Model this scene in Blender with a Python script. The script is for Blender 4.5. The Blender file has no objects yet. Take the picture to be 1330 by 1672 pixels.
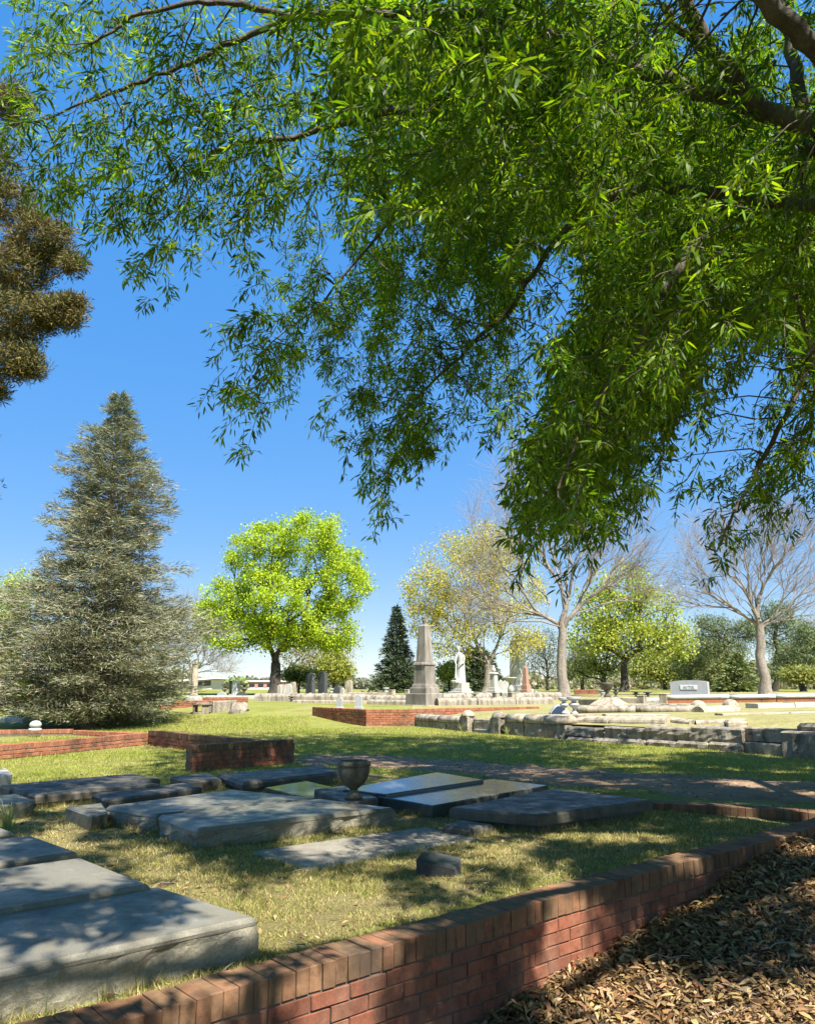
import bpy, math, random
import numpy as np
from mathutils import Vector, Matrix, noise, Quaternion

scene = bpy.context.scene
COL = scene.collection
R = math.radians

# ------------------------------------------------------------------ camera
F, CX, CY, H = 1280.0, 665.0, 836.0, 1.6
PITCH = math.atan((1118 - 836) / F)
cp, sp = math.cos(PITCH), math.sin(PITCH)
cam_d = bpy.data.cameras.new('camera')
cam_d.sensor_fit = 'HORIZONTAL'; cam_d.sensor_width = 36.0; cam_d.lens = 36.0 * F / 1330.0
cam_d.clip_start = 0.05; cam_d.clip_end = 4000
cam = bpy.data.objects.new('camera', cam_d); COL.objects.link(cam)
cam.location = (0, 0, H); cam.rotation_euler = (math.pi / 2 + PITCH, 0, 0)
scene.camera = cam

# ------------------------------------------------------------------ sky, sun, exposure
SUN_AZ, SUN_EL = R(147), R(55)            # azimuth clockwise from +Y
SUN = Vector((math.sin(SUN_AZ) * math.cos(SUN_EL), math.cos(SUN_AZ) * math.cos(SUN_EL), math.sin(SUN_EL)))
world = bpy.data.worlds.new('World'); scene.world = world; world.use_nodes = True
wn, wl = world.node_tree.nodes, world.node_tree.links
wn.clear()
sky = wn.new('ShaderNodeTexSky'); sky.sky_type = 'NISHITA'; sky.sun_disc = False
sky.sun_elevation = SUN_EL; sky.sun_rotation = SUN_AZ
sky.air_density = 0.8; sky.dust_density = 0.0; sky.ozone_density = 5.0; sky.altitude = 100
gam = wn.new('ShaderNodeGamma'); gam.inputs[1].default_value = 0.18
hsv = wn.new('ShaderNodeHueSaturation'); hsv.inputs['Saturation'].default_value = 4.1; hsv.inputs['Hue'].default_value = 0.516; hsv.inputs['Value'].default_value = 3.05
bg = wn.new('ShaderNodeBackground'); bg.inputs['Strength'].default_value = 0.095
wo = wn.new('ShaderNodeOutputWorld')
wl.new(sky.outputs[0], gam.inputs[0]); wl.new(gam.outputs[0], hsv.inputs['Color']); wl.new(hsv.outputs[0], bg.inputs['Color']); wl.new(bg.outputs[0], wo.inputs[0])
sd = bpy.data.lights.new('sun', 'SUN'); sd.energy = 5.0; sd.angle = R(0.53); sd.color = (1.0, 0.95, 0.86)
so = bpy.data.objects.new('sun', sd); COL.objects.link(so)
so.rotation_euler = SUN.to_track_quat('Z', 'Y').to_euler(); so.location = (8, -12, 30)
vs = scene.view_settings
scene.display_settings.display_device = 'sRGB'
vs.view_transform = 'Standard'; vs.look = 'None'; vs.exposure = 1.36; vs.gamma = 1.0; vs.use_curve_mapping = False
scene.cycles.use_denoising = True
scene.cycles.max_bounces = 8; scene.cycles.transparent_max_bounces = 8
scene.cycles.diffuse_bounces = 4; scene.cycles.transmission_bounces = 4; scene.cycles.glossy_bounces = 3
scene.cycles.caustics_reflective = False; scene.cycles.caustics_refractive = False

# ------------------------------------------------------------------ photograph geometry: pixel to place
def ray(px, py):
    a, v = (px - CX) / F, (CY - py) / F
    return Vector((a, cp - v * sp, sp + v * cp))
def P(px, py, z):
    r = ray(px, py); return Vector((0, 0, H)) + r * ((z - H) / r.z)
def D(px, py, Y):
    r = ray(px, py); return Vector((0, 0, H)) + r * (Y / r.y)

WA = Vector((-1.0, 3.2)); WU = Vector((4.42, 3.81)).normalized(); WN = Vector((WU.y, -WU.x))
def st(x, y):
    q = Vector((x, y)) - WA; return q.dot(WU), q.dot(WN)
def xy(s, t): return WA + WU * s + WN * t
def lerp_tab(v, tab):
    if v <= tab[0][0]: return tab[0][1]
    for (a, za), (b, zb) in zip(tab, tab[1:]):
        if v <= b:
            k = (v - a) / (b - a); k = k * k * (3 - 2 * k)
            return za + (zb - za) * k
    return tab[-1][1]
GT = [(-900, .37), (9, .37), (14, .30), (22, .30), (24.5, .34), (31, .82), (50, 1.05), (95, 1.06), (150, -.6), (320, -4), (900, -12)]
def G(x, y): return lerp_tab(y, GT)
def leaf_z(s): return max(-.22, min(.30, -.06 + .118 * (s - 2.2)))
def smooth(a, b, x):
    k = max(0, min(1, (x - a) / (b - a))); return k * k * (3 - 2 * k)

# ------------------------------------------------------------------ mesh helpers
def link(o, parent=None):
    COL.objects.link(o)
    if parent is not None:
        o.parent = parent; o.matrix_parent_inverse = PINV.get(parent.name, Matrix.Identity(4))
    return o
PINV = {}
def tag(o, label, cat, group=None, kind=None):
    if label: o['label'] = label
    if cat: o['category'] = cat
    if group: o['group'] = group
    if kind or (label and cat): o['kind'] = kind or 'thing'
    return o
def thing(name, label, cat, loc=(0, 0, 0), group=None):
    o = bpy.data.objects.new(name, None); o.location = loc; o.empty_display_size = .1
    COL.objects.link(o); PINV[o.name] = Matrix.Translation(-Vector(loc))
    return tag(o, label, cat, group)
def mk(name, V, Fc, mat, parent=None, smooth_=False):
    me = bpy.data.meshes.new(name)
    me.from_pydata([tuple(v) for v in V], [], Fc); me.update()
    if smooth_: me.polygons.foreach_set('use_smooth', [True] * len(me.polygons))
    if mat: me.materials.append(mat)
    o = bpy.data.objects.new(name, me); link(o, parent)
    return o
def mk_np(name, V, tris, mat, parent=None, col=None, smooth_=False):
    V = np.asarray(V, np.float32); tris = np.asarray(tris, np.int32)
    me = bpy.data.meshes.new(name)
    n, m, k = len(V), len(tris), tris.shape[1]
    me.vertices.add(n); me.vertices.foreach_set('co', V.ravel())
    me.loops.add(m * k); me.loops.foreach_set('vertex_index', tris.ravel())
    me.polygons.add(m); me.polygons.foreach_set('loop_start', np.arange(0, m * k, k, dtype=np.int32))
    if smooth_: me.polygons.foreach_set('use_smooth', np.ones(m, bool))
    me.update(calc_edges=True)
    if col is not None:
        at = me.attributes.new('Col', 'FLOAT_COLOR', 'POINT')
        c4 = np.ones((n, 4), np.float32); c4[:, :3] = col
        at.data.foreach_set('color', c4.ravel())
    me.materials.append(mat)
    o = bpy.data.objects.new(name, me); link(o, parent)
    return o
class MB:
    def __init__(s): s.V, s.F = [], []
    def add(s, V, Fc):
        b = len(s.V); s.V += [Vector(v) for v in V]; s.F += [tuple(i + b for i in f) for f in Fc]; return s
    def box(s, x0, x1, y0, y1, z0, z1, c=0.0, M=None):
        V, Fc = cbox(x0, x1, y0, y1, z0, z1, c)
        if M is not None: V = [M @ Vector(v) for v in V]
        return s.add(V, Fc)
    def build(s, name, mat, parent=None, sm=False): return mk(name, s.V, s.F, mat, parent, sm)
def cbox(x0, x1, y0, y1, z0, z1, c=0.0):
    """box with every edge cut back by c"""
    if c <= 0:
        V = [(x, y, z) for z in (z0, z1) for y in (y0, y1) for x in (x0, x1)]
        return V, [(0, 2, 3, 1), (4, 5, 7, 6), (0, 1, 5, 4), (2, 6, 7, 3), (0, 4, 6, 2), (1, 3, 7, 5)]
    V, idx = [], {}
    X, Y, Z = (x0, x1), (y0, y1), (z0, z1)
    for i in (0, 1):
        for j in (0, 1):
            for k in (0, 1):
                a, b, d = c * (1 - 2 * i), c * (1 - 2 * j), c * (1 - 2 * k)
                idx[i, j, k, 0] = len(V); V.append((X[i], Y[j] + b, Z[k] + d))
                idx[i, j, k, 1] = len(V); V.append((X[i] + a, Y[j], Z[k] + d))
                idx[i, j, k, 2] = len(V); V.append((X[i] + a, Y[j] + b, Z[k]))
    Fc = []
    for ax in range(3):
        for sgn in (0, 1):
            o = [a for a in range(3) if a != ax]
            f = []
            for (p, q) in ((0, 0), (1, 0), (1, 1), (0, 1)):
                key = [0, 0, 0]; key[ax] = sgn; key[o[0]] = p; key[o[1]] = q
                f.append(idx[key[0], key[1], key[2], ax])
            flip = (sgn == 0) ^ (ax == 1)
            Fc.append(tuple(reversed(f)) if flip else tuple(f))
    for ax in range(3):                       # edge strips (edges running along ax)
        o = [a for a in range(3) if a != ax]
        for p in (0, 1):
            for q in (0, 1):
                k0 = [0, 0, 0]; k0[o[0]] = p; k0[o[1]] = q; k1 = list(k0); k1[ax] = 1
                f = (idx[(*k0, o[0])], idx[(*k0, o[1])], idx[(*k1, o[1])], idx[(*k1, o[0])])
                Fc.append(f)
    for i in (0, 1):
        for j in (0, 1):
            for k in (0, 1):
                Fc.append((idx[i, j, k, 0], idx[i, j, k, 1], idx[i, j, k, 2]))
    ctr = Vector(((x0 + x1) / 2, (y0 + y1) / 2, (z0 + z1) / 2))
    out = []
    for f in Fc:
        a, b, d = (Vector(V[f[n]]) for n in (0, 1, 2))
        nrm = (b - a).cross(d - a); mid = sum((Vector(V[n]) for n in f), Vector()) / len(f)
        out.append(f if nrm.dot(mid - ctr) >= 0 else tuple(reversed(f)))
    return V, out
def lathe(prof, n=20, loc=(0, 0, 0), sq=None, rot=0.0):
    """prof = [(r, z)...]; sq=4 gives a four-sided shaft"""
    n = sq or n; V, Fc = [], []
    k = 1 / math.cos(math.pi / n) if sq else 1
    for r, z in prof:
        for i in range(n):
            a = 2 * math.pi * (i + .5) / n + rot
            V.append(Vector(loc) + Vector((r * k * math.cos(a), r * k * math.sin(a), z)))
    for j in range(len(prof) - 1):
        for i in range(n):
            Fc.append((j * n + i, j * n + (i + 1) % n, (j + 1) * n + (i + 1) % n, (j + 1) * n + i))
    Fc.append(tuple(reversed(range(n)))); Fc.append(tuple(range((len(prof) - 1) * n, len(prof) * n)))
    return V, Fc
def nz(p, sc=1.0): return noise.noise(Vector(p) * sc)
def block(name, c4, z0, z1, mat, parent=None, ch=.015, rough=0.0, step=.12, seed=0, rows=4, dome=0.0, wob=0.0, over=0.0):
    """stone block on a four-cornered footprint (x,y corners, any winding). rough = rock-faced sides"""
    c = [Vector((p[0], p[1])) for p in c4]
    area = sum(c[i].x * c[(i + 1) % 4].y - c[(i + 1) % 4].x * c[i].y for i in range(4))
    if area < 0: c.reverse()
    ctr = sum(c, Vector((0, 0))) / 4
    ring = []; nrm = []
    for i in range(4):
        a, b = c[i], c[(i + 1) % 4]; d = b - a; L = d.length; n = Vector((d.y, -d.x)).normalized()
        k = max(1, int(L / step)) if rough or wob else max(1, int(L / .6))
        pn = c[(i - 1) % 4]; dp = (a - pn); n2 = Vector((dp.y, -dp.x)).normalized()
        for j in range(k):
            ring.append(a + d * (j / k)); nrm.append((n + n2).normalized() * (1.2 if j == 0 else 0) if j == 0 else n)
    N = len(ring); V, Fc = [], []
    zs = [z0 + (z1 - ch - z0) * r / rows for r in range(rows + 1)]
    for ri, z in enumerate(zs):
        for p, n in zip(ring, nrm):
            k = rough * (.25 if ri == rows else 1)
            q = Vector((p.x, p.y, z + seed * 3.7))
            dsp = k * (noise.noise(q * 5) * .9 + noise.noise(q * 13) * .5 + noise.noise(q * 30) * .25)
            zz = z + (rough * .5 * noise.noise(q * 9) if 0 < ri < rows else 0)
            V.append((p.x + n.x * dsp, p.y + n.y * dsp, zz))
    for p, n in zip(ring, nrm):                # chamfer ring to the top
        q = Vector((p.x, p.y, z1)); w = wob * noise.noise(q * 4)
        V.append((p.x - n.x * ch * 1.0, p.y - n.y * ch * 1.0, z1 + w))
    R_ = rows + 2
    for r in range(R_ - 1):
        for i in range(N):
            Fc.append((r * N + i, r * N + (i + 1) % N, (r + 1) * N + (i + 1) % N, (r + 1) * N + i))
    top = list(range((R_ - 1) * N, R_ * N))
    if dome:
        V.append((ctr.x, ctr.y, z1 + dome)); t = len(V) - 1
        for i in range(N): Fc.append((top[i], top[(i + 1) % N], t))
    else: Fc.append(tuple(top))
    Fc.append(tuple(reversed(range(N))))
    return mk(name, V, Fc, mat, parent)
def quad_px(pts, z): return [P(x, y, z) for x, y in pts]
def sweep(p0, p1, prof, n=1, jit=0.0, seed=0):
    """profile (offset, z) swept from p0 to p1 (x,y,z), closed ends"""
    p0, p1 = Vector(p0), Vector(p1); d = (p1 - p0); h = Vector((d.x, d.y, 0)).normalized(); sd_ = Vector((h.y, -h.x, 0))
    V, Fc = [], []; m = len(prof)
    for i in range(n + 1):
        b = p0 + d * (i / n)
        for (o, z) in prof:
            q = b + sd_ * o + Vector((0, 0, z))
            if jit: q += sd_ * (jit * noise.noise(q * 6 + Vector((seed, 0, 0)))) + Vector((0, 0, jit * .7 * noise.noise(q * 7 + Vector((0, seed, 5)))))
            V.append(q)
    for i in range(n):
        for j in range(m):
            Fc.append((i * m + j, (i + 1) * m + j, (i + 1) * m + (j + 1) % m, i * m + (j + 1) % m))
    Fc.append(tuple(range(m))); Fc.append(tuple(reversed(range(n * m, n * m + m))))
    return V, Fc
def tubes(chains, sides_fn):
    """chains: list of (pts Nx3, radii N) -> V, quads"""
    Vs, Qs, b = [], [], 0
    for pts, rad in chains:
        n = sides_fn(rad[0]); k = len(pts)
        t = np.gradient(pts, axis=0); t /= (np.linalg.norm(t, axis=1, keepdims=True) + 1e-9)
        ref = np.array([0.31, 0.17, 0.93]) if abs(t[:, 2]).mean() < .8 else np.array([.93, .31, .17])
        a = np.cross(t, ref); a /= (np.linalg.norm(a, axis=1, keepdims=True) + 1e-9); c = np.cross(t, a)
        ang = np.arange(n) * 2 * np.pi / n
        ringv = pts[:, None, :] + rad[:, None, None] * (np.cos(ang)[None, :, None] * a[:, None, :] + np.sin(ang)[None, :, None] * c[:, None, :])
        Vs.append(ringv.reshape(-1, 3))
        i = np.arange(k - 1)[:, None] * n; j = np.arange(n)[None, :]; j2 = (j + 1) % n
        Qs.append((np.stack([i + j, i + j2, i + n + j2, i + n + j], -1) + b).reshape(-1, 4)); b += k * n
    return np.concatenate(Vs), np.concatenate(Qs)

# ------------------------------------------------------------------ materials
def newmat(name):
    m = bpy.data.materials.new(name); m.use_nodes = True
    nt = m.node_tree; nt.nodes.clear()
    out = nt.nodes.new('ShaderNodeOutputMaterial')
    return m, nt.nodes, nt.links, out
def nd(N, t, **kw):
    n = N.new(t)
    for k, v in kw.items():
        if k in n.inputs: n.inputs[k].default_value = v
        else: setattr(n, k, v)
    return n
def c4(c): return (c[0], c[1], c[2], 1)
def ramp(N, stops):
    r = N.new('ShaderNodeValToRGB'); e = r.color_ramp.elements
    while len(e) < len(stops): e.new(.5)
    for el, (p, c) in zip(e, stops): el.position = p; el.color = c4(c) if not isinstance(c, (int, float)) else (c, c, c, 1)
    return r
def mixc(N, L, fac, a, b, mode='MIX'):
    m = N.new('ShaderNodeMix'); m.data_type = 'RGBA'; m.blend_type = mode
    for sock, v in ((m.inputs[0], fac), (m.inputs[6], a), (m.inputs[7], b)):
        if hasattr(v, 'is_linked') or hasattr(v, 'links'): L.new(v, sock)
        elif isinstance(v, (int, float)): sock.default_value = v
        else: sock.default_value = c4(v)
    return m.outputs[2]
def pos_noise(N, L, scale, detail=4, rough=.6, stretch=None, dist=0):
    g = N.new('ShaderNodeNewGeometry'); src = g.outputs['Position']
    if stretch:
        mp = N.new('ShaderNodeMapping'); mp.inputs['Scale'].default_value = stretch; L.new(src, mp.inputs[0]); src = mp.outputs[0]
    n = nd(N, 'ShaderNodeTexNoise', Scale=scale, Detail=detail, Roughness=rough, Distortion=dist)
    L.new(src, n.inputs['Vector']); return n.outputs['Fac']
def stone(name, c1, c2, dark, rough=.85, fine=60, stain=.6, streak=True, spec=.3, bump=.35, lich=None, speck=.25, grime_scale=2.2, bumpd=.01):
    m, N, L, out = newmat(name)
    b = nd(N, 'ShaderNodeBsdfPrincipled', Roughness=rough); b.inputs['Specular IOR Level'].default_value = spec
    base = ramp(N, [(.3, c1), (.7, c2)]); L.new(pos_noise(N, L, grime_scale, 6), base.inputs[0])
    col = base.outputs[0]
    sp_ = ramp(N, [(.35, 1 - speck), (.65, 1 + speck * .3)]); L.new(pos_noise(N, L, fine, 2, .8), sp_.inputs[0])
    col = mixc(N, L, 1.0, col, sp_.outputs[0], 'MULTIPLY')
    g = ramp(N, [(.42, 0.0), (.68, 1.0)])
    L.new(pos_noise(N, L, 3.0, 5, .65, (2.2, 2.2, .35) if streak else None), g.inputs[0])
    mm = nd(N, 'ShaderNodeMath', operation='MULTIPLY'); mm.inputs[1].default_value = stain; L.new(g.outputs[0], mm.inputs[0])
    col = mixc(N, L, mm.outputs[0], col, dark)
    if lich:
        lr = ramp(N, [(.60, 0.0), (.68, .7)]); L.new(pos_noise(N, L, 7, 8, .75), lr.inputs[0]); col = mixc(N, L, lr.outputs[0], col, lich)
    L.new(col, b.inputs['Base Color'])
    if rough < .6:
        rr = ramp(N, [(.3, rough * .6), (.7, min(1, rough * 2.2))]); L.new(pos_noise(N, L, 6, 5, .7), rr.inputs[0]); L.new(rr.outputs[0], b.inputs['Roughness'])
    bp = nd(N, 'ShaderNodeBump', Strength=bump, Distance=bumpd); L.new(pos_noise(N, L, fine * .45, 6, .75), bp.inputs['Height']); L.new(bp.outputs[0], b.inputs['Normal'])
    L.new(b.outputs[0], out.inputs[0]); return m
def foliage(name, trans=.4, gloss=.35, rough=.45, tint=(1.25, 1.15, .5), noise_scale=0, dark=.75):
    m, N, L, out = newmat(name)
    at = nd(N, 'ShaderNodeAttribute', attribute_name='Col'); col = at.outputs['Color']
    if noise_scale:
        r = ramp(N, [(.3, dark), (.7, 1.15)]); L.new(pos_noise(N, L, noise_scale, 3), r.inputs[0]); col = mixc(N, L, 1.0, col, r.outputs[0], 'MULTIPLY')
    b = nd(N, 'ShaderNodeBsdfPrincipled', Roughness=rough); b.inputs['Specular IOR Level'].default_value = gloss
    L.new(col, b.inputs['Base Color'])
    if trans:
        t = N.new('ShaderNodeBsdfTranslucent'); L.new(mixc(N, L, 1.0, col, tint, 'MULTIPLY'), t.inputs[0])
        mx = N.new('ShaderNodeMixShader'); mx.inputs[0].default_value = trans
        L.new(b.outputs[0], mx.inputs[1]); L.new(t.outputs[0], mx.inputs[2]); L.new(mx.outputs[0], out.inputs[0])
    else: L.new(b.outputs[0], out.inputs[0])
    return m
def plain(name, c, rough=.7, spec=.3, metal=0):
    m, N, L, out = newmat(name); b = nd(N, 'ShaderNodeBsdfPrincipled', Roughness=rough, Metallic=metal)
    b.inputs['Specular IOR Level'].default_value = spec
    r = ramp(N, [(.3, [x * .82 for x in c]), (.7, [min(1, x * 1.12) for x in c])]); L.new(pos_noise(N, L, 7, 5), r.inputs[0]); L.new(r.outputs[0], b.inputs['Base Color'])
    L.new(b.outputs[0], out.inputs[0]); return m
def brick_mat(name, cols, stain, stain_amt, bump=.5):
    m, N, L, out = newmat(name); b = nd(N, 'ShaderNodeBsdfPrincipled', Roughness=.9); b.inputs['Specular IOR Level'].default_value = .2
    oi = N.new('ShaderNodeObjectInfo'); at = nd(N, 'ShaderNodeAttribute', attribute_name='Col')
    ad = nd(N, 'ShaderNodeMath', operation='FRACT'); sm_ = nd(N, 'ShaderNodeMath', operation='ADD')
    L.new(oi.outputs['Random'], sm_.inputs[0]); L.new(at.outputs['Fac'], sm_.inputs[1]); L.new(sm_.outputs[0], ad.inputs[0])
    base = ramp(N, [(i / (len(cols) - 1), c) for i, c in enumerate(cols)]); L.new(ad.outputs[0], base.inputs[0])
    r = ramp(N, [(.25, .45), (.5, .95), (.75, 1.25)]); L.new(pos_noise(N, L, 16, 7, .75), r.inputs[0])
    col = mixc(N, L, 1.0, base.outputs[0], r.outputs[0], 'MULTIPLY')
    g = ramp(N, [(.44, 0.0), (.66, stain_amt)]); L.new(pos_noise(N, L, 3.5, 5, .7, (1.6, 1.6, .5)), g.inputs[0])
    col = mixc(N, L, g.outputs[0], col, stain)
    g2 = ramp(N, [(.52, 0.0), (.64, .75)]); L.new(pos_noise(N, L, 1.3, 7, .75, (1, 1, .8)), g2.inputs[0]); col = mixc(N, L, g2.outputs[0], col, (.055, .04, .03))
    g3 = ramp(N, [(.64, 0.0), (.70, .55)]); L.new(pos_noise(N, L, 11, 6, .8), g3.inputs[0]); col = mixc(N, L, g3.outputs[0], col, (.34, .27, .21))
    L.new(col, b.inputs['Base Color'])
    bp = nd(N, 'ShaderNodeBump', Strength=bump, Distance=.006); L.new(pos_noise(N, L, 70, 6, .75), bp.inputs['Height']); L.new(bp.outputs[0], b.inputs['Normal'])
    L.new(b.outputs[0], out.inputs[0]); return m

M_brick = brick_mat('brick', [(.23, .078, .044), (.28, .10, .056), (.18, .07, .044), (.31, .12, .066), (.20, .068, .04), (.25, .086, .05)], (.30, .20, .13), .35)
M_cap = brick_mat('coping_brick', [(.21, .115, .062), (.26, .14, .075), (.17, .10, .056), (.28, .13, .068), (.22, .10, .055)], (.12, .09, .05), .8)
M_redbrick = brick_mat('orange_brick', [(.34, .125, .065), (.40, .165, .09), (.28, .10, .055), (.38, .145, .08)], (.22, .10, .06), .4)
M_mortar = stone('mortar', (.13, .10, .075), (.21, .16, .12), (.08, .06, .04), stain=.6, fine=90, bump=.6)
M_gran = stone('grey_granite', (.18, .168, .132), (.26, .242, .19), (.085, .072, .045), rough=.36, fine=150, stain=.7, streak=False, speck=.35, bump=.14, spec=.5, grime_scale=1.5, lich=(.30, .28, .20))
M_gside = stone('rock_faced_granite', (.25, .225, .165), (.36, .325, .235), (.10, .088, .06), rough=.9, fine=70, stain=.35, bump=.7, bumpd=.02)
M_gworn = stone('worn_granite', (.15, .142, .105), (.22, .207, .155), (.058, .054, .036), rough=.32, fine=120, stain=.7, streak=False, bump=.18, spec=.5, lich=(.27, .26, .19))
M_pol = stone('polished_granite', (.07, .075, .068), (.115, .12, .11), (.04, .042, .036), rough=.085, fine=160, stain=.4, streak=False, bump=.0, spec=.6)
M_dark = stone('dark_stone', (.082, .074, .056), (.135, .122, .092), (.034, .03, .022), rough=.45, fine=90, stain=.6, bump=.3, spec=.4)
M_flat = stone('worn_flagstone', (.21, .19, .15), (.30, .27, .21), (.11, .10, .08), rough=.85, fine=70, stain=.5, streak=False, bump=.5)
M_tan = stone('weathered_limestone', (.40, .34, .245), (.53, .455, .33), (.12, .09, .065), rough=.9, fine=40, stain=.85, bump=.5, bumpd=.02)
M_tan2 = stone('stained_limestone', (.30, .26, .20), (.43, .375, .285), (.08, .066, .052), rough=.9, fine=40, stain=1.0, bump=.6, bumpd=.02)
M_rock = stone('rock_faced_limestone', (.28, .245, .19), (.43, .375, .285), (.08, .066, .052), rough=.95, fine=30, stain=.8, bump=.9, bumpd=.04, grime_scale=6)
M_pale = stone('pale_marble', (.44, .42, .37), (.56, .54, .48), (.24, .22, .19), rough=.8, fine=40, stain=.5, bump=.2)
M_white = stone('white_marble', (.44, .44, .41), (.54, .54, .50), (.25, .25, .22), rough=.75, fine=40, stain=.3, bump=.15)
M_obel = stone('brown_stained_marble', (.23, .205, .17), (.35, .315, .265), (.10, .082, .064), rough=.85, fine=50, stain=.8, bump=.4)
M_grey = stone('grey_headstone_granite', (.36, .37, .37), (.44, .45, .45), (.28, .28, .27), rough=.7, fine=60, stain=.3, bump=.15)
M_lett = stone('light_cut_granite', (.68, .68, .66), (.78, .78, .76), (.55, .55, .53), rough=.8, fine=60, stain=.2, bump=.1)
M_urn = stone('lichened_urn_stone', (.13, .115, .08), (.22, .195, .14), (.05, .042, .03), rough=.95, fine=60, stain=.8, bump=.6)
M_blk = stone('dark_slate', (.045, .05, .05), (.085, .09, .09), (.15, .15, .14), rough=.6, fine=60, stain=.3, bump=.15)
M_pinkst = stone('brown_pink_granite', (.36, .20, .14), (.44, .26, .19), (.25, .15, .11), rough=.8, fine=50, stain=.5, bump=.2)
M_bark = stone('oak_bark', (.11, .09, .07), (.20, .165, .13), (.05, .042, .035), rough=.95, fine=40, stain=.7, bump=1.0, bumpd=.02)
M_barkg = stone('grey_bark', (.26, .22, .175), (.37, .32, .26), (.12, .10, .08), rough=.95, fine=14, stain=.6, bump=1.0, bumpd=.06)
M_barkd = stone('dark_bark', (.05, .043, .036), (.10, .085, .07), (.03, .026, .022), rough=.95, fine=14, stain=.5, bump=.8, bumpd=.04)
M_twig = stone('pale_twig_bark', (.24, .20, .165), (.33, .28, .235), (.17, .14, .115), rough=.95, fine=10, stain=.4, bump=.2)
M_oak = foliage('oak_leaf', trans=.52, gloss=.28, rough=.5, tint=(1.75, 1.6, .35))
M_leaf = foliage('spring_leaf', trans=.42, gloss=.25, rough=.6, tint=(1.2, 1.1, .5))
M_need = foliage('needle', trans=.12, gloss=.2, rough=.7)
M_litter = foliage('dry_leaf', trans=.18, gloss=.3, rough=.6, tint=(1.1, .9, .6))
M_blade = foliage('grass_blade', trans=.35, gloss=.2, rough=.6, tint=(1.1, 1.05, .6))

def ground_mat():
    m, N, L, out = newmat('lawn_ground'); b = nd(N, 'ShaderNodeBsdfPrincipled', Roughness=.95); b.inputs['Specular IOR Level'].default_value = .1
    a = ramp(N, [(.3, (.15, .17, .035)), (.48, (.23, .24, .055)), (.68, (.31, .28, .10))]); L.new(pos_noise(N, L, .9, 8, .7), a.inputs[0])
    f = ramp(N, [(.3, .55), (.7, 1.25)]); L.new(pos_noise(N, L, 28, 4, .8), f.inputs[0])
    col = mixc(N, L, 1.0, a.outputs[0], f.outputs[0], 'MULTIPLY')
    d = ramp(N, [(.58, 0.0), (.72, .75)]); L.new(pos_noise(N, L, .45, 6, .7), d.inputs[0])
    col = mixc(N, L, d.outputs[0], col, (.27, .21, .13))
    L.new(col, b.inputs['Base Color'])
    bp = nd(N, 'ShaderNodeBump', Strength=.8, Distance=.03); L.new(pos_noise(N, L, 35, 6, .8), bp.inputs['Height']); L.new(bp.outputs[0], b.inputs['Normal'])
    L.new(b.outputs[0], out.inputs[0]); return m
def dirt_mat(name, c1, c2, c3, sc=3, fine=45):
    m, N, L, out = newmat(name); b = nd(N, 'ShaderNodeBsdfPrincipled', Roughness=.97); b.inputs['Specular IOR Level'].default_value = .1
    a = ramp(N, [(.3, c1), (.5, c2), (.72, c3)]); L.new(pos_noise(N, L, sc, 8, .7), a.inputs[0])
    f = ramp(N, [(.3, .6), (.7, 1.2)]); L.new(pos_noise(N, L, fine, 4, .8), f.inputs[0])
    L.new(mixc(N, L, 1.0, a.outputs[0], f.outputs[0], 'MULTIPLY'), b.inputs['Base Color'])
    bp = nd(N, 'ShaderNodeBump', Strength=.8, Distance=.03); L.new(pos_noise(N, L, fine, 6, .8), bp.inputs['Height']); L.new(bp.outputs[0], b.inputs['Normal'])
    L.new(b.outputs[0], out.inputs[0]); return m
M_ground = ground_mat()
M_plot = dirt_mat('thin_grass_soil', (.17, .14, .06), (.25, .21, .09), (.31, .25, .13), 2.5)
M_path = dirt_mat('path_dirt', (.22, .145, .09), (.31, .21, .135), (.38, .26, .165), 1.6, 25)
M_lgnd = dirt_mat('leaf_mould', (.07, .05, .03), (.12, .085, .05), (.19, .135, .075), 6)
M_terr = dirt_mat('dry_plot_grass', (.20, .20, .075), (.30, .27, .11), (.36, .31, .17), 1.2, 12)
# ------------------------------------------------------------------ the setting: ground, path
def grid_sheet(name, ss, ts, zf, mat):
    V = []; Fc = []; m = len(ts)
    for s in ss:
        for t in ts:
            p = xy(s, t); V.append((p.x, p.y, zf(s, t, p)))
    for i in range(len(ss) - 1):
        for j in range(m - 1): Fc.append((i * m + j, i * m + j + 1, (i + 1) * m + j + 1, (i + 1) * m + j))
    o = mk(name, V, Fc, mat, smooth_=True); o['kind'] = 'structure'; return o
ss = [-1400, -900, -600, -400, -250, -160, -110, -80, -60, -45, -35] + list(np.arange(-28, -8, 1.2)) + list(np.arange(-8, 22, .5)) + list(np.arange(22, 60, 1.2)) + [65, 75, 90, 110, 140, 190, 260, 400, 600, 900, 1400]
ts = [-1400, -1000, -700, -500, -400, -320, -260, -210, -170, -140, -120, -100, -88, -78, -70] + list(np.arange(-64, -22, 1.3)) + list(np.arange(-22, -12, .6)) + list(np.arange(-12, -.4, .35)) + [-.12, -.09, 1, 4, 12, 40, 120, 400, 1400]
def base_z(s, t, p):
    if t > -.10: return -.8
    z = G(p.x, p.y)
    if abs(s) < 60 and t > -64: z += .03 * nz((p.x * .35, p.y * .35, 1)) * min(1, -t / 3)
    return z
grid_sheet('ground', ss, ts, base_z, M_ground)
grid_sheet('leaf_ground', list(np.arange(-9, 14, .35)), [-.1] + list(np.arange(.2, 8, .35)) + [10, 14, 25],
           lambda s, t, p: leaf_z(s) + .03 * nz((p.x * .8, p.y * .8, 3)) * min(1, max(0, t)) - .03 * max(0, t - 2), M_lgnd)

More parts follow.
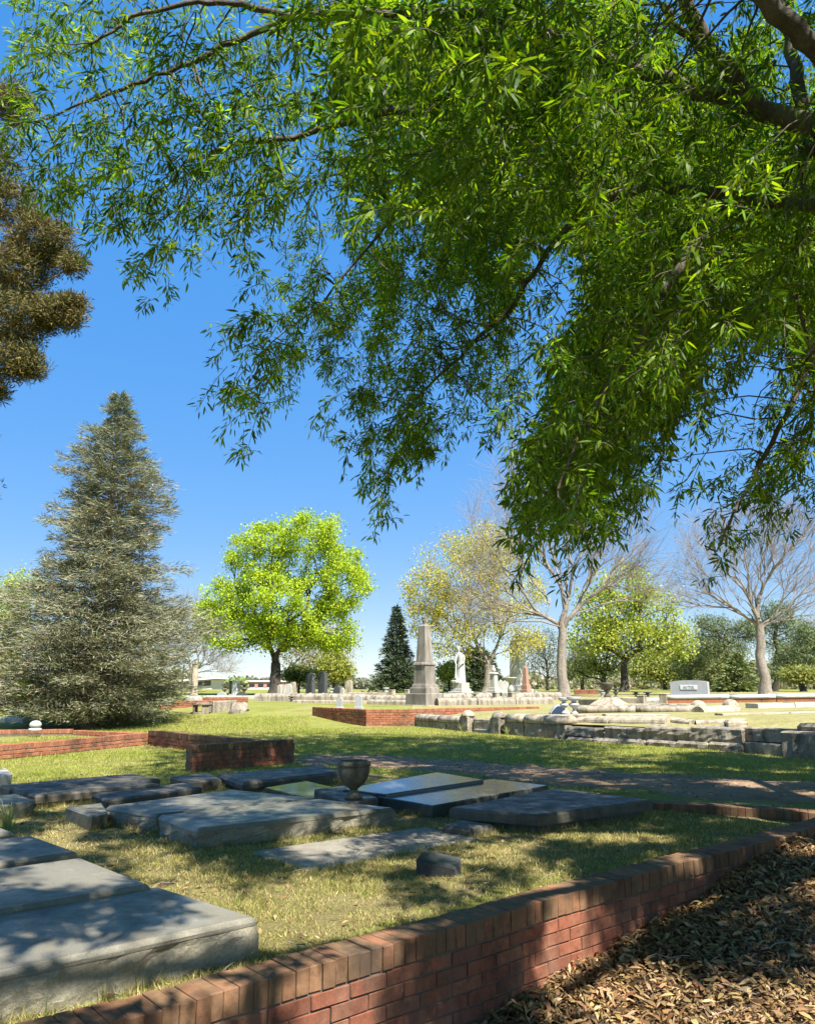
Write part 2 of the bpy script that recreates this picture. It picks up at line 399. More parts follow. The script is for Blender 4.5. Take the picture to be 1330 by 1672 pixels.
def sheet(name, outline, zf, mat, step=.5, kind='structure', edge=0.0):
    """sheet over an outline (world x,y) cut as a fan of a jittered border and grid-free triangulation"""
    import bmesh
    bm = bmesh.new(); vs_ = [bm.verts.new((p[0], p[1], 0)) for p in outline]
    bm.faces.new(vs_); bmesh.ops.triangulate(bm, faces=bm.faces[:])
    for _ in range(6):
        es = [e for e in bm.edges if e.calc_length() > step]
        if not es: break
        bmesh.ops.subdivide_edges(bm, edges=es, cuts=1); bmesh.ops.triangulate(bm, faces=[f for f in bm.faces if len(f.verts) > 3])
    for v in bm.verts: v.co.z = zf(v.co.x, v.co.y) - (edge if v.is_boundary else 0)
    bmesh.ops.recalc_face_normals(bm, faces=bm.faces[:])
    if sum(f.normal.z for f in bm.faces) < 0: bmesh.ops.reverse_faces(bm, faces=bm.faces[:])
    me = bpy.data.meshes.new(name); bm.to_mesh(me); bm.free(); me.materials.append(mat)
    me.polygons.foreach_set('use_smooth', [True] * len(me.polygons))
    o = bpy.data.objects.new(name, me); COL.objects.link(o); o['kind'] = kind; return o
def rag(pts, amp, step, seed):
    out = []; n = len(pts)
    for i in range(n):
        a, b = Vector(pts[i][:2]), Vector(pts[(i + 1) % n][:2]); k = max(1, int((b - a).length / step))
        d = (b - a).normalized(); nn = Vector((d.y, -d.x))
        for j in range(k):
            q = a + (b - a) * (j / k); out.append(q + nn * amp * (noise.noise(Vector((q.x, q.y, seed)) * 1.3) + .6 * noise.noise(Vector((q.x, q.y, seed)) * 4)))
    return out
gz = lambda x, y: G(x, y)
def gsurf(x, y):
    s, t = st(x, y); z = G(x, y)
    if t > -64: z += .03 * nz((x * .35, y * .35, 1)) * min(1, max(0, -t) / 3)
    return z
path_px = [(470, 1231), (600, 1229), (760, 1240), (960, 1256), (1180, 1272), (1420, 1289), (1560, 1330), (1330, 1322), (1062, 1304), (900, 1290), (760, 1264), (590, 1252), (500, 1250)]
sheet('path', rag([P(x, y, .33) for x, y in path_px], .42, .22, 5), lambda x, y: gsurf(x, y) + .016, M_path, .3, edge=.045)
plot_px = [(300, 1640), (600, 1545), (900, 1440), (1160, 1380), (1310, 1338), (1062, 1312), (880, 1288), (600, 1256), (430, 1262), (200, 1300), (0, 1345), (-200, 1400), (-200, 1640)]
sheet('plot_ground', rag([P(x, y, .37) for x, y in plot_px], .06, .3, 9), lambda x, y: gsurf(x, y) + .010, M_plot, .35, edge=.03)
# raised terrace behind the stone retaining wall on the right
LW0, LW1 = P(1400, 1243, .30), P(664, 1188, .30)
ldir = Vector((LW1.x - LW0.x, LW1.y - LW0.y)).normalized(); lnr = Vector((-ldir.y, ldir.x))
if lnr.x < 0: lnr = -lnr                       # points away behind the wall (right/back)
lnr = Vector((ldir.y, -ldir.x)) if Vector((ldir.y, -ldir.x)).x > 0 else Vector((-ldir.y, ldir.x))
def terr_z(x, y):
    k = max(0, min(1, ((Vector((x, y)) - Vector((LW0.x, LW0.y))).dot(ldir)) / (LW1 - LW0).length)); b_ = Vector((x, y)) - Vector((LW0.x, LW0.y))
    w = b_.dot(lnr); return max(.74 - .19 * k + .17 * smooth(.3, 2.2, w) + .012 * max(0, w), G(x, y) + .02) + .02 * nz((x * .4, y * .4, 7))
def terr_out():
    a = Vector((LW0.x, LW0.y)) - ldir * 14 + lnr * .25; b = Vector((LW1.x, LW1.y)) + ldir * .2 + lnr * .25
    return [a, b, Vector((b.x + .3, b.y + 12)), Vector((12, 52)), Vector((40, 52)), Vector((46, 20))]
sheet('terrace_ground', terr_out(), terr_z, M_terr, 1.2)
def GZ(x, y):
    q = Vector((x - LW0.x, y - LW0.y))
    return terr_z(x, y) if q.dot(lnr) > -.1 and y < 50 and (q.dot(ldir)) < (LW1 - LW0).length else gsurf(x, y)

# ------------------------------------------------------------------ brick walls
def brick_mesh(name, L, W, Hh, mat, n=4, ch=.006):
    out = []
    for k in range(n):
        V, Fc = cbox(-L / 2, L / 2, -W / 2, W / 2, -Hh / 2, Hh / 2, ch * (.7 + .25 * k))
        V = [Vector(v) + Vector((.004 * nz((i, k, 1.3), .7), .004 * nz((i, k, 5.1), .7), .003 * nz((i, k, 9.7), .7))) for i, v in enumerate(V)]
        me = bpy.data.meshes.new(name); me.from_pydata([tuple(v) for v in V], [], Fc); me.materials.append(mat); out.append(me)
    return out
BRK = brick_mesh('brick', .2015, .095, .0620, M_brick, ch=.0028)
CAPB = brick_mesh('coping_brick', .200, .0635, .105, M_cap, ch=.0030)
RBRK = brick_mesh('brick', .198, .095, .0585, M_redbrick); RCAP = brick_mesh('coping_brick', .200, .0585, .100, M_redbrick)
rnd = random.Random(7)
def brick_wall(name, label, p0, p1, ztop, zbot_fn, courses, group=None, thick=.20, outer=-1, brk=None, cap=None, joined=False, wav=0.0, both=False, cap_h=.105, kink=None, capmat=None, bmat=None):
    """p0->p1 is the top outer edge; outer=-1: wall body lies to the left of p0->p1"""
    brk = brk or BRK; cap = cap or CAPB
    p0, p1 = Vector(p0[:2]), Vector(p1[:2]); d = p1 - p0; L = d.length; h = d.normalized(); nrm = Vector((h.y, -h.x)) * (-outer)
    ang = math.atan2(h.y, h.x)
    base = p0 + d * .5
    t = thing(name, label, 'wall', (base.x, base.y, zbot_fn(base)), group)
    jm = {'b': ([], []), 'c': ([], [])}; jc = {'b': [], 'c': []}
    def dz(s): return wav * noise.noise(Vector((s * .9, 3.3, 0)))
    def dn(s): return wav * .8 * noise.noise(Vector((s * .8, 8.3, 0))) + (kink(s) if kink else 0)
    def put(mesh, kind, s, off, z, rz, nm):
        q = p0 + h * s + nrm * (off + dn(s))
        Mx = Matrix.Translation((q.x, q.y, z + dz(s))) @ Matrix.Rotation(rz + rnd.uniform(-.012, .012), 4, 'Z') @ Matrix.Rotation(rnd.uniform(-.012, .012), 4, 'X')
        if joined:
            Vj, Fj = jm[kind]; b = len(Vj); Vj += [Mx @ v.co for v in mesh.vertices]; Fj += [tuple(i + b for i in f.vertices) for f in mesh.polygons]; jc[kind] += [rnd.random()] * len(mesh.vertices)
        else:
            o = bpy.data.objects.new(nm, mesh); o.parent = t; o.matrix_parent_inverse = PINV[t.name]; o.matrix_basis = Mx; COL.objects.link(o)
    zc = ztop - cap_h - .008
    if cap:
        n = int(L / .0665)
        for i in range(n): put(cap[rnd.randrange(4)], 'c', (i + .5) * L / n, -thick / 2 + rnd.uniform(-.004, .004), ztop - cap_h / 2 + rnd.uniform(-.003, .002), ang + math.pi / 2, 'coping_brick')
    sides = (-.0475 - .002, -thick + .0475 + .002) if both else (-.0475 - .002,)
    for c in range(courses):
        z = zc - (c + .5) * .0675
        n = int(L / .2075) + 1; offs = .104 if c % 2 else 0
        for i in range(n):
            s = (i + .5) * .2075 - offs
            if s < .05: s = .1
            if s > L - .05: continue
            q = p0 + h * s
            if z + .03 < zbot_fn(q) - .01: continue
            for off in sides: put(brk[rnd.randrange(4)], 'b', s, off + rnd.uniform(-.003, .003), z, ang, 'brick')
    if joined:
        for kind, nm in (('b', 'brickwork'), ('c', 'coping')):
            Vj, Fj = jm[kind]
            if not Vj: continue
            me = bpy.data.meshes.new(nm); me.from_pydata([tuple(v) for v in Vj], [], Fj); me.materials.append((brk if kind == 'b' else cap)[0].materials[0])
            at = me.attributes.new('Col', 'FLOAT_COLOR', 'POINT'); at.data.foreach_set('color', np.repeat(np.array(jc[kind], np.float32), 4))
            o = bpy.data.objects.new(nm, me); link(o, t); o['kind'] = 'stuff'
    # mortar core, set back from every face
    nseg = max(1, int(L / .05)) if kink else max(1, int(L / .3))
    V, Fc = [], []
    for i in range(nseg + 1):
        s = .006 + (L - .012) * i / nseg; q = p0 + h * s + nrm * dn(s); a = q - nrm * .009; b = q - nrm * (thick - .009)
        zt = ztop - .012 + dz(s); zb = zbot_fn(q) - .25
        V += [(a.x, a.y, zb), (a.x, a.y, zt), (b.x, b.y, zt), (b.x, b.y, zb)]
    for i in range(nseg):
        for j in range(3): Fc.append((i * 4 + j, i * 4 + j + 1, i * 4 + 5 + j, i * 4 + 4 + j))
    Fc += [(3, 2, 1, 0), tuple(nseg * 4 + j for j in range(4))]
    mk('mortar', V, Fc, M_mortar, t)
    return t
def front_bot(q):
    s, _ = st(q.x, q.y); return leaf_z(s)
RW0, RW1 = P(1066, 1307, .45), P(1330, 1323, .45)
# corner of front wall and right border
def isect(a, da, b, db):
    k = (b - a).x * db.y - (b - a).y * db.x; return a + da * (k / (da.x * db.y - da.y * db.x))
rd = Vector((RW1.x - RW0.x, RW1.y - RW0.y)).normalized()
corner = isect(WA, WU, Vector(RW0[:2]), rd)
fs0 = xy(-1.3, 0); s_c = st(corner.x, corner.y)[0]
brick_wall('brick_wall', 'long red brick retaining wall with brown upright coping, beside the dry leaves', fs0, xy(s_c + .05, 0), .425, front_bot, 6, wav=.022,
           outer=-1, kink=lambda s: .03 * (1 - smooth(1.55, 1.62, s)))
brick_wall('brick_wall', 'low brick edging at the plot end along the dirt path', (RW0.x, RW0.y), (corner.x - rd.x * .35, corner.y - rd.y * .35), .455, lambda q: .35, 0, outer=1, wav=.015)
for o in []: pass
# mid-distance plot walls on the left lawn
q_in = P(478, 1247, .31); q_l = P(312, 1261, .31); q_c = P(240, 1217, .30); q_0 = P(-40, 1246, .30)
mid_bot = lambda q: G(q.x, q.y)
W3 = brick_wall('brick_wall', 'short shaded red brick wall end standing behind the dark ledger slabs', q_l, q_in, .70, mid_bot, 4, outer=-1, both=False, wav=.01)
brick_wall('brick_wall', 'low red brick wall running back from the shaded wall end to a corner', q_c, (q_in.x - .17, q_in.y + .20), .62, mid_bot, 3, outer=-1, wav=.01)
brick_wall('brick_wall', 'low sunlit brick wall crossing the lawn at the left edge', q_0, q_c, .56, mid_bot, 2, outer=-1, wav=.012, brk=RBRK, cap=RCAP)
e0, e1 = P(-40, 1200, .36), P(118, 1198, .36); e2 = P(240, 1203, .36)
brick_wall('brick_wall', 'flush orange brick edging with a white stone ball on its corner', e0, e1, .47, lambda q: .3, 0, outer=-1, brk=RBRK, cap=RCAP, joined=True)
brick_wall('brick_wall', 'thin orange brick edging slanting down towards the lawn corner', e1, e2, .44, lambda q: .3, 0, outer=-1, brk=RBRK, cap=RCAP, joined=True)
# brick terrace wall in the middle distance
a0, a1 = P(509, 1180, .34), P(597, 1187, .34); a2 = P(672, 1187, .34)
brick_wall('brick_wall', 'orange brick terrace wall with a broken mortar line below two small headstones', a0, a1, .86, lambda q: .3, 7, outer=-1, brk=RBRK, cap=RCAP, joined=True)
brick_wall('brick_wall', 'orange brick terrace wall in front of the tall obelisk', a1, a2, .86, lambda q: .3, 7, outer=-1, brk=RBRK, cap=RCAP, joined=True)
a3 = D(880, 1160, 27.5)
brick_wall('brick_wall', 'long low orange brick wall behind the round-topped stone gate posts', a2, (a3.x, a3.y), .87, lambda q: .5, 4, outer=-1, brk=RBRK, cap=RCAP, joined=True)
b0, b1 = D(262, 1166, 29), D(338, 1166, 30.5)
brick_wall('brick_wall', 'red brick plot wall beside the stone bench at the big conifer', b0, b1, 1.02, lambda q: .6, 5, outer=-1, brk=RBRK, cap=RCAP, joined=True)
b0, b1 = D(322, 1147, 34), D(405, 1147, 34.5)
brick_wall('brick_wall', 'narrow red brick wall behind the broken column', b0, b1, 1.08, lambda q: .8, 3, outer=-1, brk=RBRK, cap=RCAP, joined=True)
b0, b1 = D(938, 1133, 46), D(977, 1133, 46)
brick_wall('brick_wall', 'distant faded brick edging right of the big bare trunk', b0, b1, 1.32, lambda q: 1.0, 3, outer=-1, brk=RBRK, cap=RCAP, joined=True)
# ------------------------------------------------------------------ ledger slabs in the front plot
FOOT = []          # footprints that grass must keep out of
def slab(name, label, px, ztop, zbot, mat, side=None, ch=.02, rough=.0, base=None, base_in=.07, base_h=None, cat='grave slab', group=None, step=.1, wob=0.0, rows=3):
    c = [Vector(p[:2]) for p in (quad_px(px, ztop) if not isinstance(px[0], Vector) else px)]
    FOOT.append(c); ctr = sum(c, Vector((0, 0))) / 4
    t = thing(name, label, cat, (ctr.x, ctr.y, .37), group)
    if base:
        zm = base_h
        o = block('slab_top', c, zm, ztop, mat, t, ch, rough, step, rows=2, wob=wob)
        ci = [ctr + (p - ctr) * (1 - base_in / max(.2, (p - ctr).length) * 1.6) for p in c]
        block('base', ci, zbot, zm - .002, base, t, .004, .004, .2)
    elif side:
        block('slab_top', c, ztop - .035, ztop, mat, t, ch, rough * .25, step, rows=2, wob=wob)
        ci = [ctr + (p - ctr) * .994 for p in c]
        block('rock_face', ci, zbot, ztop - .034, side, t, .004, rough, step * .6, rows=6)
    else:
        o = block('slab_top', c, zbot, ztop, mat, t, ch, rough, step, rows=rows, wob=wob)
        if mat is M_pol:                      # top tipped a little forward so it reflects more sky
            for v in o.data.vertices:
                if v.co.z > zbot + .05: v.co.z += .045 * (v.co.y - ctr.y)
    return t
def slab_l(name, label, far, near, length, ztop, zbot, *a, **k):
    """slab whose right end runs far->near (pixels) and that goes on to the left along the wall"""
    f_, n_ = P(*far, ztop), P(*near, ztop); f2, n2 = Vector(f_[:2]), Vector(n_[:2])
    return slab(name, label, [n2 - WU * length, n2, f2, f2 - WU * length], ztop, zbot, *a, **k)
slab_l('ledger_slab', 'nearest pale granite ledger slab with rock-faced side against the brick wall', (258, 1447), (420, 1497), 2.3, .56, .36, M_gran, side=M_gside, rough=.040)
slab_l('ledger_slab', 'granite ledger slab directly behind the nearest slab at left', (133, 1400), (246, 1444), 2.2, .585, .36, M_gran, side=M_gside, rough=.014)
slab_l('ledger_slab', 'third granite ledger slab from the front wall at the left edge', (52, 1364), (128, 1391), 2.0, .575, .36, M_gran, side=M_gside, rough=.014)
slab_l('ledger_slab', 'grey slab corner behind the third ledger slab at left edge', (-8, 1347), (24, 1359), 1.6, .55, .36, M_gworn, rough=.008)
slab('ledger_slab', 'worn grey granite ledger slab, front one of the middle pair', [(322, 1353), (645, 1319), (522, 1304), (257, 1331)], .535, .35, M_gworn, side=M_gside, rough=.045, ch=.03)
slab('ledger_slab', 'worn grey granite ledger slab, rear one of the middle pair', [(255, 1330), (519, 1303), (378, 1289), (172, 1316)], .530, .35, M_gworn, side=M_gside, rough=.045, ch=.03)
slab('flagstone', 'flat flagstone let into the grass in front of the middle slabs', [(402, 1391), (500, 1421), (784, 1371), (694, 1350)], .392, .34, M_flat, ch=.008, rough=.01, cat='paving slab', wob=.004)
slab('footing_block', 'dark granite footing block under the stone urn', [(570, 1312), (617, 1302), (562, 1283), (513, 1289)], .535, .35, M_dark, ch=.012)
slab('ledger_slab', 'polished dark ledger slab reflecting sky, nearer of the two', [(617, 1298), (706, 1309), (894, 1285), (803, 1277)], .535, .35, M_pol, ch=.008)
slab('ledger_slab', 'polished dark ledger slab reflecting sky, behind its twin', [(560, 1286), (630, 1292), (789, 1275), (713, 1266)], .575, .35, M_pol, ch=.008)
slab('ledger_slab', 'thick dark slab overhanging its base, nearest to the brick edging', [(733, 1319), (879, 1331), (1064, 1306), (905, 1287)], .535, .35, M_dark, ch=.02, base=M_dark, base_h=.445, rough=.006)
slab('footstone', 'low dark footstone at the corner of the thick slab', [(722, 1347), (772, 1353), (809, 1346), (752, 1338)], .455, .35, M_dark, ch=.03, rough=.006, cat='stone')
slab('ledger_slab', 'dark table slab with rounded lip, nearer of the two at far left', [(18, 1288), (58, 1299), (262, 1280), (205, 1272)], .52, .35, M_dark, ch=.02, base=M_gside, base_h=.44, base_in=.1, rough=.010)
slab('ledger_slab', 'long dark table slab lying furthest back at the left edge', [(0, 1282), (16, 1288), (262, 1272), (216, 1263)], .525, .35, M_dark, ch=.02, base=M_gside, base_h=.44, base_in=.08, rough=.010)
slab('ledger_slab', 'dark slab tucked behind the middle pair of slabs', [(151, 1296), (174, 1307), (330, 1285), (300, 1278)], .49, .35, M_dark, ch=.02, rough=.008)
slab('corner_block', 'grey granite corner block at the left end of the middle slabs', [(107, 1318), (150, 1333), (176, 1326), (166, 1311)], .50, .35, M_gworn, ch=.012, rough=.010, cat='stone')
slab('rough_block', 'rough grey stone block at left edge beside tall grass', [(-40, 1302), (-10, 1318), (59, 1307), (24, 1296)], .52, .35, M_gworn, ch=.012, rough=.03, cat='stone')
slab('ledger_slab', 'dark table slab with rolled edge beside the short brick wall', [(352, 1264), (396, 1278), (560, 1259), (520, 1250)], .52, .35, M_dark, ch=.03, base=M_gside, base_h=.44, base_in=.08, rough=.008)
slab('ledger_slab', 'small dark slab left of the rolled-edge table slab', [(278, 1268), (310, 1277), (362, 1272), (340, 1262)], .50, .35, M_dark, ch=.02, rough=.006)
slab('ledger_slab', 'low polished slab reflecting green foliage left of the urn', [(432, 1287), (520, 1302), (566, 1290), (500, 1279)], .46, .35, M_pol, ch=.008)
slab('boundary_stone', 'small sunlit stone block at the left edge of the lawn', [(-30, 1262), (-22, 1270), (21, 1262), (10, 1254)], .55, .28, M_pale, ch=.02, rough=.03, cat='stone')
# small slanted marker tipped over in the grass
t = thing('grave_marker', 'small dark polished grave marker lying tilted in the grass', 'grave marker', P(714, 1432, .38))
Mx = Matrix.Translation(P(714, 1428, .38)) @ Matrix.Rotation(R(-7), 4, 'Z') @ Matrix.Rotation(R(8), 4, 'Y') @ Matrix.Rotation(R(4), 4, 'X') @ Matrix.Scale(.88, 4)
V = [Mx @ Vector(v) for v in [(-.14, -.06, -.05), (.17, -.06, -.05), (.19, .08, -.05), (-.13, .08, -.05), (-.165, -.08, .095), (.125, -.09, .085), (.155, .07, .125), (-.13, .07, .135)]]
mb = MB(); mb.add(V, [(0, 3, 2, 1), (0, 1, 5, 4), (1, 2, 6, 5), (2, 3, 7, 6), (3, 0, 4, 7)]); mb.build('stone_body', M_blk, t)
Vt = [Mx @ Vector(v) for v in [(-.152, -.070, .0985), (.116, -.079, .089), (.143, .061, .126), (-.122, .061, .135)]]
mk('inscribed_face', [v + Vector((0, 0, .003)) for v in Vt], [(0, 1, 2, 3)], M_pol, t)
mk('top_face', V[4:], [(0, 1, 2, 3)], M_blk, t)
FOOT.append([Vector(v[:2]) for v in V[:4]])
# big stone urn
ub = P(577, 1304, .537)
t = thing('stone_urn', 'round weathered stone urn standing among the ledger slabs', 'urn', ub)
mk('foot', *lathe([(.085, 0), (.088, .018), (.072, .03), (.045, .055), (.038, .085)], 28, ub), M_urn, t, True)
mk('bowl', *lathe([(.038, .084), (.055, .10), (.10, .135), (.135, .185), (.152, .24), (.155, .285), (.150, .30)], 28, ub), M_urn, t, True)
mk('rim', *lathe([(.150, .299), (.165, .303), (.160, .325), (.142, .345), (.125, .345), (.118, .30), (.02, .28)], 28, ub), M_urn, t, True)

def letters(cu, mat, t):
    tmp = bpy.data.objects.new('tmp', cu); COL.objects.link(tmp); bpy.context.view_layer.update()
    me = bpy.data.meshes.new_from_object(tmp.evaluated_get(bpy.context.evaluated_depsgraph_get())); bpy.data.objects.remove(tmp)
    me.materials.clear(); me.materials.append(mat); o = bpy.data.objects.new('lettering', me); return link(o, t)
# ------------------------------------------------------------------ generic monuments
def base_pt(px, d):
    x = D(px, 1118, d).x; z = GZ(x, d); return Vector((x, d, z))
def hgt(d, y1, y0): return (y0 - y1) / F * d * 1.03
def headstone(name, label, px, d, w, h, th, shape, mat, rz=-40, group=None, foot=True, z=None, tilt=0):
    b = base_pt(px, d)
    if z is not None: b.z = z
    t = thing(name, label, 'headstone', b, group)
    pts = [(-w / 2, 0), (w / 2, 0)]
    if shape == 'round':
        r = w / 2; pts += [(r * math.cos(a), h - r + r * math.sin(a)) for a in np.linspace(0, math.pi, 11)]
    elif shape == 'arch':
        pts += [(w / 2 * math.cos(a) * (1), h - w * .22 + w * .22 * math.sin(a)) for a in np.linspace(0, math.pi, 9)]
    elif shape == 'gable': pts += [(w / 2, h * .86), (0, h), (-w / 2, h * .86)]
    else: pts += [(w / 2, h), (-w / 2, h)]
    n = len(pts); Mx = Matrix.Translation(b) @ Matrix.Rotation(R(rz), 4, 'Z') @ Matrix.Rotation(R(tilt), 4, 'X')
    V = [Mx @ Vector((x, -th / 2, z_ - .05 * (z_ == 0))) for x, z_ in pts] + [Mx @ Vector((x, th / 2, z_ - .05 * (z_ == 0))) for x, z_ in pts]
    Fc = [tuple(range(n)), tuple(reversed(range(n, 2 * n)))] + [(i, n + i, n + (i + 1) % n, (i + 1) % n) for i in range(n)]
    Fc = [tuple(reversed(f)) if i >= 2 else f for i, f in enumerate(Fc)]
    mk('tablet', V, Fc, mat, t)
    if foot:
        mb = MB(); mb.box(-w * .66, w * .66, -th * 1.1, th * 1.1, -.06, h * .09, .01, Mx); mb.build('plinth', mat, t)
    return t
URN_P = [(.55, 0), (.58, .06), (.36, .13), (.20, .22), (.20, .32), (.50, .42), (.80, .52), (.74, .60), (.36, .66), (.38, .76), (.92, .86), (1.0, .92), (.98, 1.0), (.7, 1.0), (.6, .9)]
URN_B = [(.5, 0), (.52, .08), (.3, .16), (.24, .3), (.55, .45), (.85, .62), (.95, .78), (1.05, .86), (1.0, .93), (.8, .93), (.7, .8)]
def urn(label, px, d, w, h, mat, prof=URN_P, group=None, z=None, plinth=0):
    b = base_pt(px, d)
    if z is not None: b.z = z
    t = thing('stone_urn', label, 'urn', b, group)
    if plinth:
        mb = MB(); mb.box(b.x - w * .42, b.x + w * .42, b.y - w * .42, b.y + w * .42, b.z - .05, b.z + plinth, .01); mb.build('plinth', mat, t)
    k = 9
    o = Vector((b.x, b.y, b.z + plinth))
    mk('pedestal', *lathe([(r * w / 2, z_ * h) for r, z_ in prof[:5]], 18, o), mat, t, True)
    bo = mk('bowl', *lathe([(r * w / 2, z_ * h) for r, z_ in prof[4:-3]], 18, o), mat, t, True)
    mk('rim', *lathe([(r * w / 2, z_ * h) for r, z_ in prof[-4:]], 18, o), mat, bo, True)
    return t
HALF = lambda w, h: [(-w / 2, -.3), (-w / 2, h * .55)] + [(w / 2 * math.cos(a), h * .55 + h * .45 * math.sin(a)) for a in np.linspace(math.pi, 0, 9)] + [(w / 2, -.3)]
def coping(name, label, pts, w, h, mat, base=None, rock=0.0, z=None, group=None, seg=1.6, prof=None):
    """low plot coping along pixel/distance points [(px, d)...]; each stone a part"""
    W = [base_pt(px, d) for px, d in pts]
    if z is not None:
        for q in W: q.z = z
    t = thing(name, label, 'kerb', W[0], group)
    for a, b in zip(W, W[1:]):
        L = (b - a).length; n = max(1, round(L / seg)); hdir = (b - a).normalized()
        for i in range(n):
            p, q = a + (b - a) * (i / n) + hdir * .012, a + (b - a) * ((i + 1) / n) - hdir * .012
            if base:
                zc = h * .5
                V, Fc = sweep(p, q, [(o, z_ * .55 + zc) if z_ >= 0 else (o, zc - .0) for o, z_ in (prof or HALF)(w, h)], max(1, int((q - p).length / .3)), rock * .3, i)
                mk('coping_stone', V, Fc, mat, t, True)
                V, Fc = sweep(p, q, [(-w * .46, -.3), (-w * .46, zc * .5), (-w * .46, zc - .004), (w * .46, zc - .004), (w * .46, zc * .5), (w * .46, -.3)], max(2, int((q - p).length / .12)), rock, i + 7)
                mk('base_stone', V, Fc, base, t)
            else:
                V, Fc = sweep(p, q, (prof or HALF)(w, h), max(1, int((q - p).length / .3)), rock, i)
                mk('coping_stone', V, Fc, mat, t)
    return t
FLATP = lambda w, h: [(-w / 2, -.3), (-w / 2, h - .02), (-w / 2 + .02, h), (w / 2 - .02, h), (w / 2, h - .02), (w / 2, -.3)]
def post(label, px, d, w, h, mat, cap=None, rz=-41, z=None, group=None, name='stone_post'):
    b = base_pt(px, d)
    if z is not None: b.z = z
    t = thing(name, label, 'post', b, group); Mx = Matrix.Translation(b) @ Matrix.Rotation(R(rz), 4, 'Z')
    if cap == 'ball':
        mb = MB(); mb.box(-w / 2, w / 2, -w / 2, w / 2, -.2, h - w * .45, .02, Mx); mb.build('shaft', mat, t)
        mk('rounded_cap', *lathe([(w * .52 * math.cos(a), h - w * .45 + w * .5 * math.sin(a)) for a in np.linspace(0, 1.5, 7)], 20, b), M_tan, t, True)
    else:
        mb = MB(); mb.box(-w / 2, w / 2, -w / 2, w / 2, -.2, h - .04, .015, Mx); mb.build('shaft', mat, t)
        mb = MB(); mb.box(-w / 2 - .01, w / 2 + .01, -w / 2 - .01, w / 2 + .01, h - .038, h, .015, Mx); mb.build('cap', mat, t)
    return t
def steps_sq(t, b, layers, mat, rz, nm='base_step'):
    z = b.z
    for w, h in layers:
        mk(nm, *lathe([(w / 2, -.1 if z == b.z else 0), (w / 2, h - .02), (w / 2 - .02, h)], loc=(b.x, b.y, z), sq=4, rot=rz), mat, t); z += h
    return z
RZ = R(-43)
# tall obelisk with urn
b = base_pt(693, 31); ob = thing('obelisk', 'tall brown-stained marble obelisk with a small urn on top', 'obelisk', b)
z = steps_sq(ob, b, [(1.16, .04), (1.04, .42), (.82, .22), (.72, .07), (.67, .06)], M_obel, RZ)
mk('die', *lathe([(.305, 0), (.305, .03), (.29, .035), (.285, .70), (.31, .71), (.325, .735), (.30, .80), (.245, .82)], loc=(b.x, b.y, z), sq=4, rot=RZ), M_obel, ob); z += .82
mk('shaft', *lathe([(.238, 0), (.165, 1.40), (.0, 1.50)], loc=(b.x, b.y, z), sq=4, rot=RZ), M_obel, ob); z += 1.44
mk('urn_finial', *lathe([(.06, 0), (.05, .06), (.09, .12), (.12, .22), (.105, .26), (.125, .28), (.125, .32), (.05, .33)], 14, (b.x, b.y, z)), M_obel, ob, True)
# statue of a robed figure
def statue(px, d):
    b = base_pt(px, d); t = thing('marble_statue', 'white marble robed figure statue leaning on a rock pedestal', 'statue', b)
    z = steps_sq(t, b, [(1.15, .12), (.95, .16), (.78, .38)], M_pale, R(-43), 'pedestal_step')
    mk('rock', *lathe([(.34, 0), (.36, .1), (.26, .22), (.12, .3), (.02, .32)], 9, (b.x - .28, b.y - .1, z)), M_pale, t)
    V, Fc = [], []; n = 20; SS = 1.22
    secs = [(0, .34, .30, .0), (.10, .33, .29, 0), (.35, .29, .25, .01), (.65, .25, .21, .02), (.90, .235, .19, .03), (1.05, .22, .17, .03), (1.15, .19, .15, .02), (1.27, .21, .16, 0), (1.42, .235, .155, -.02), (1.52, .20, .13, -.05), (1.57, .10, .09, -.07), (1.62, .062, .065, -.09), (1.67, .065, .075, -.11), (1.73, .085, .10, -.13), (1.80, .092, .11, -.135), (1.87, .08, .095, -.13), (1.92, .04, .05, -.125)]
    for (h, rx, ry, off) in secs:
        for i in range(n):
            a = 2 * math.pi * i / n; f = 1 + (.10 * math.sin(a * 7 + h * 2) if h < 1.1 else 0)
            V.append((b.x + SS * (off + .8 * rx * f * math.cos(a)), b.y + SS * (off * .6 + .8 * ry * f * math.sin(a)), z + SS * h))
    for j in range(len(secs) - 1):
        for i in range(n): Fc.append((j * n + i, j * n + (i + 1) % n, (j + 1) * n + (i + 1) % n, (j + 1) * n + i))
    Fc.append(tuple(range((len(secs) - 1) * n, len(secs) * n)))
    o3 = np.array([b.x, b.y, z])
    ch = [(o3 + SS * np.array([(.15, -.02, 1.46), (.20, -.06, 1.25), (.18, -.16, 1.06), (.05, -.22, .98), (-.10, -.26, 1.0)]), np.array([.07, .065, .055, .042, .03])),
          (o3 + SS * np.array([(-.18, -.05, 1.46), (-.25, -.10, 1.26), (-.28, -.18, 1.06), (-.26, -.25, .95), (-.2, -.3, .93)]), np.array([.07, .065, .055, .042, .03]))]
    v2, q2 = tubes(ch, lambda r: 8); k = len(V); V += [tuple(v) for v in v2]; Fc += [tuple(int(i) + k for i in q) for q in q2]
    mk('figure', V, Fc, M_white, t, True)
    ch = [(o3 + SS * np.array([(-.26, -.30, .95), (-.27, -.31, .6), (-.28, -.3, .25)]), np.array([.05, .06, .10]))]
    v2, q2 = tubes(ch, lambda r: 8); mk_np('drapery', v2, q2, M_white, t)
statue(752, 52)
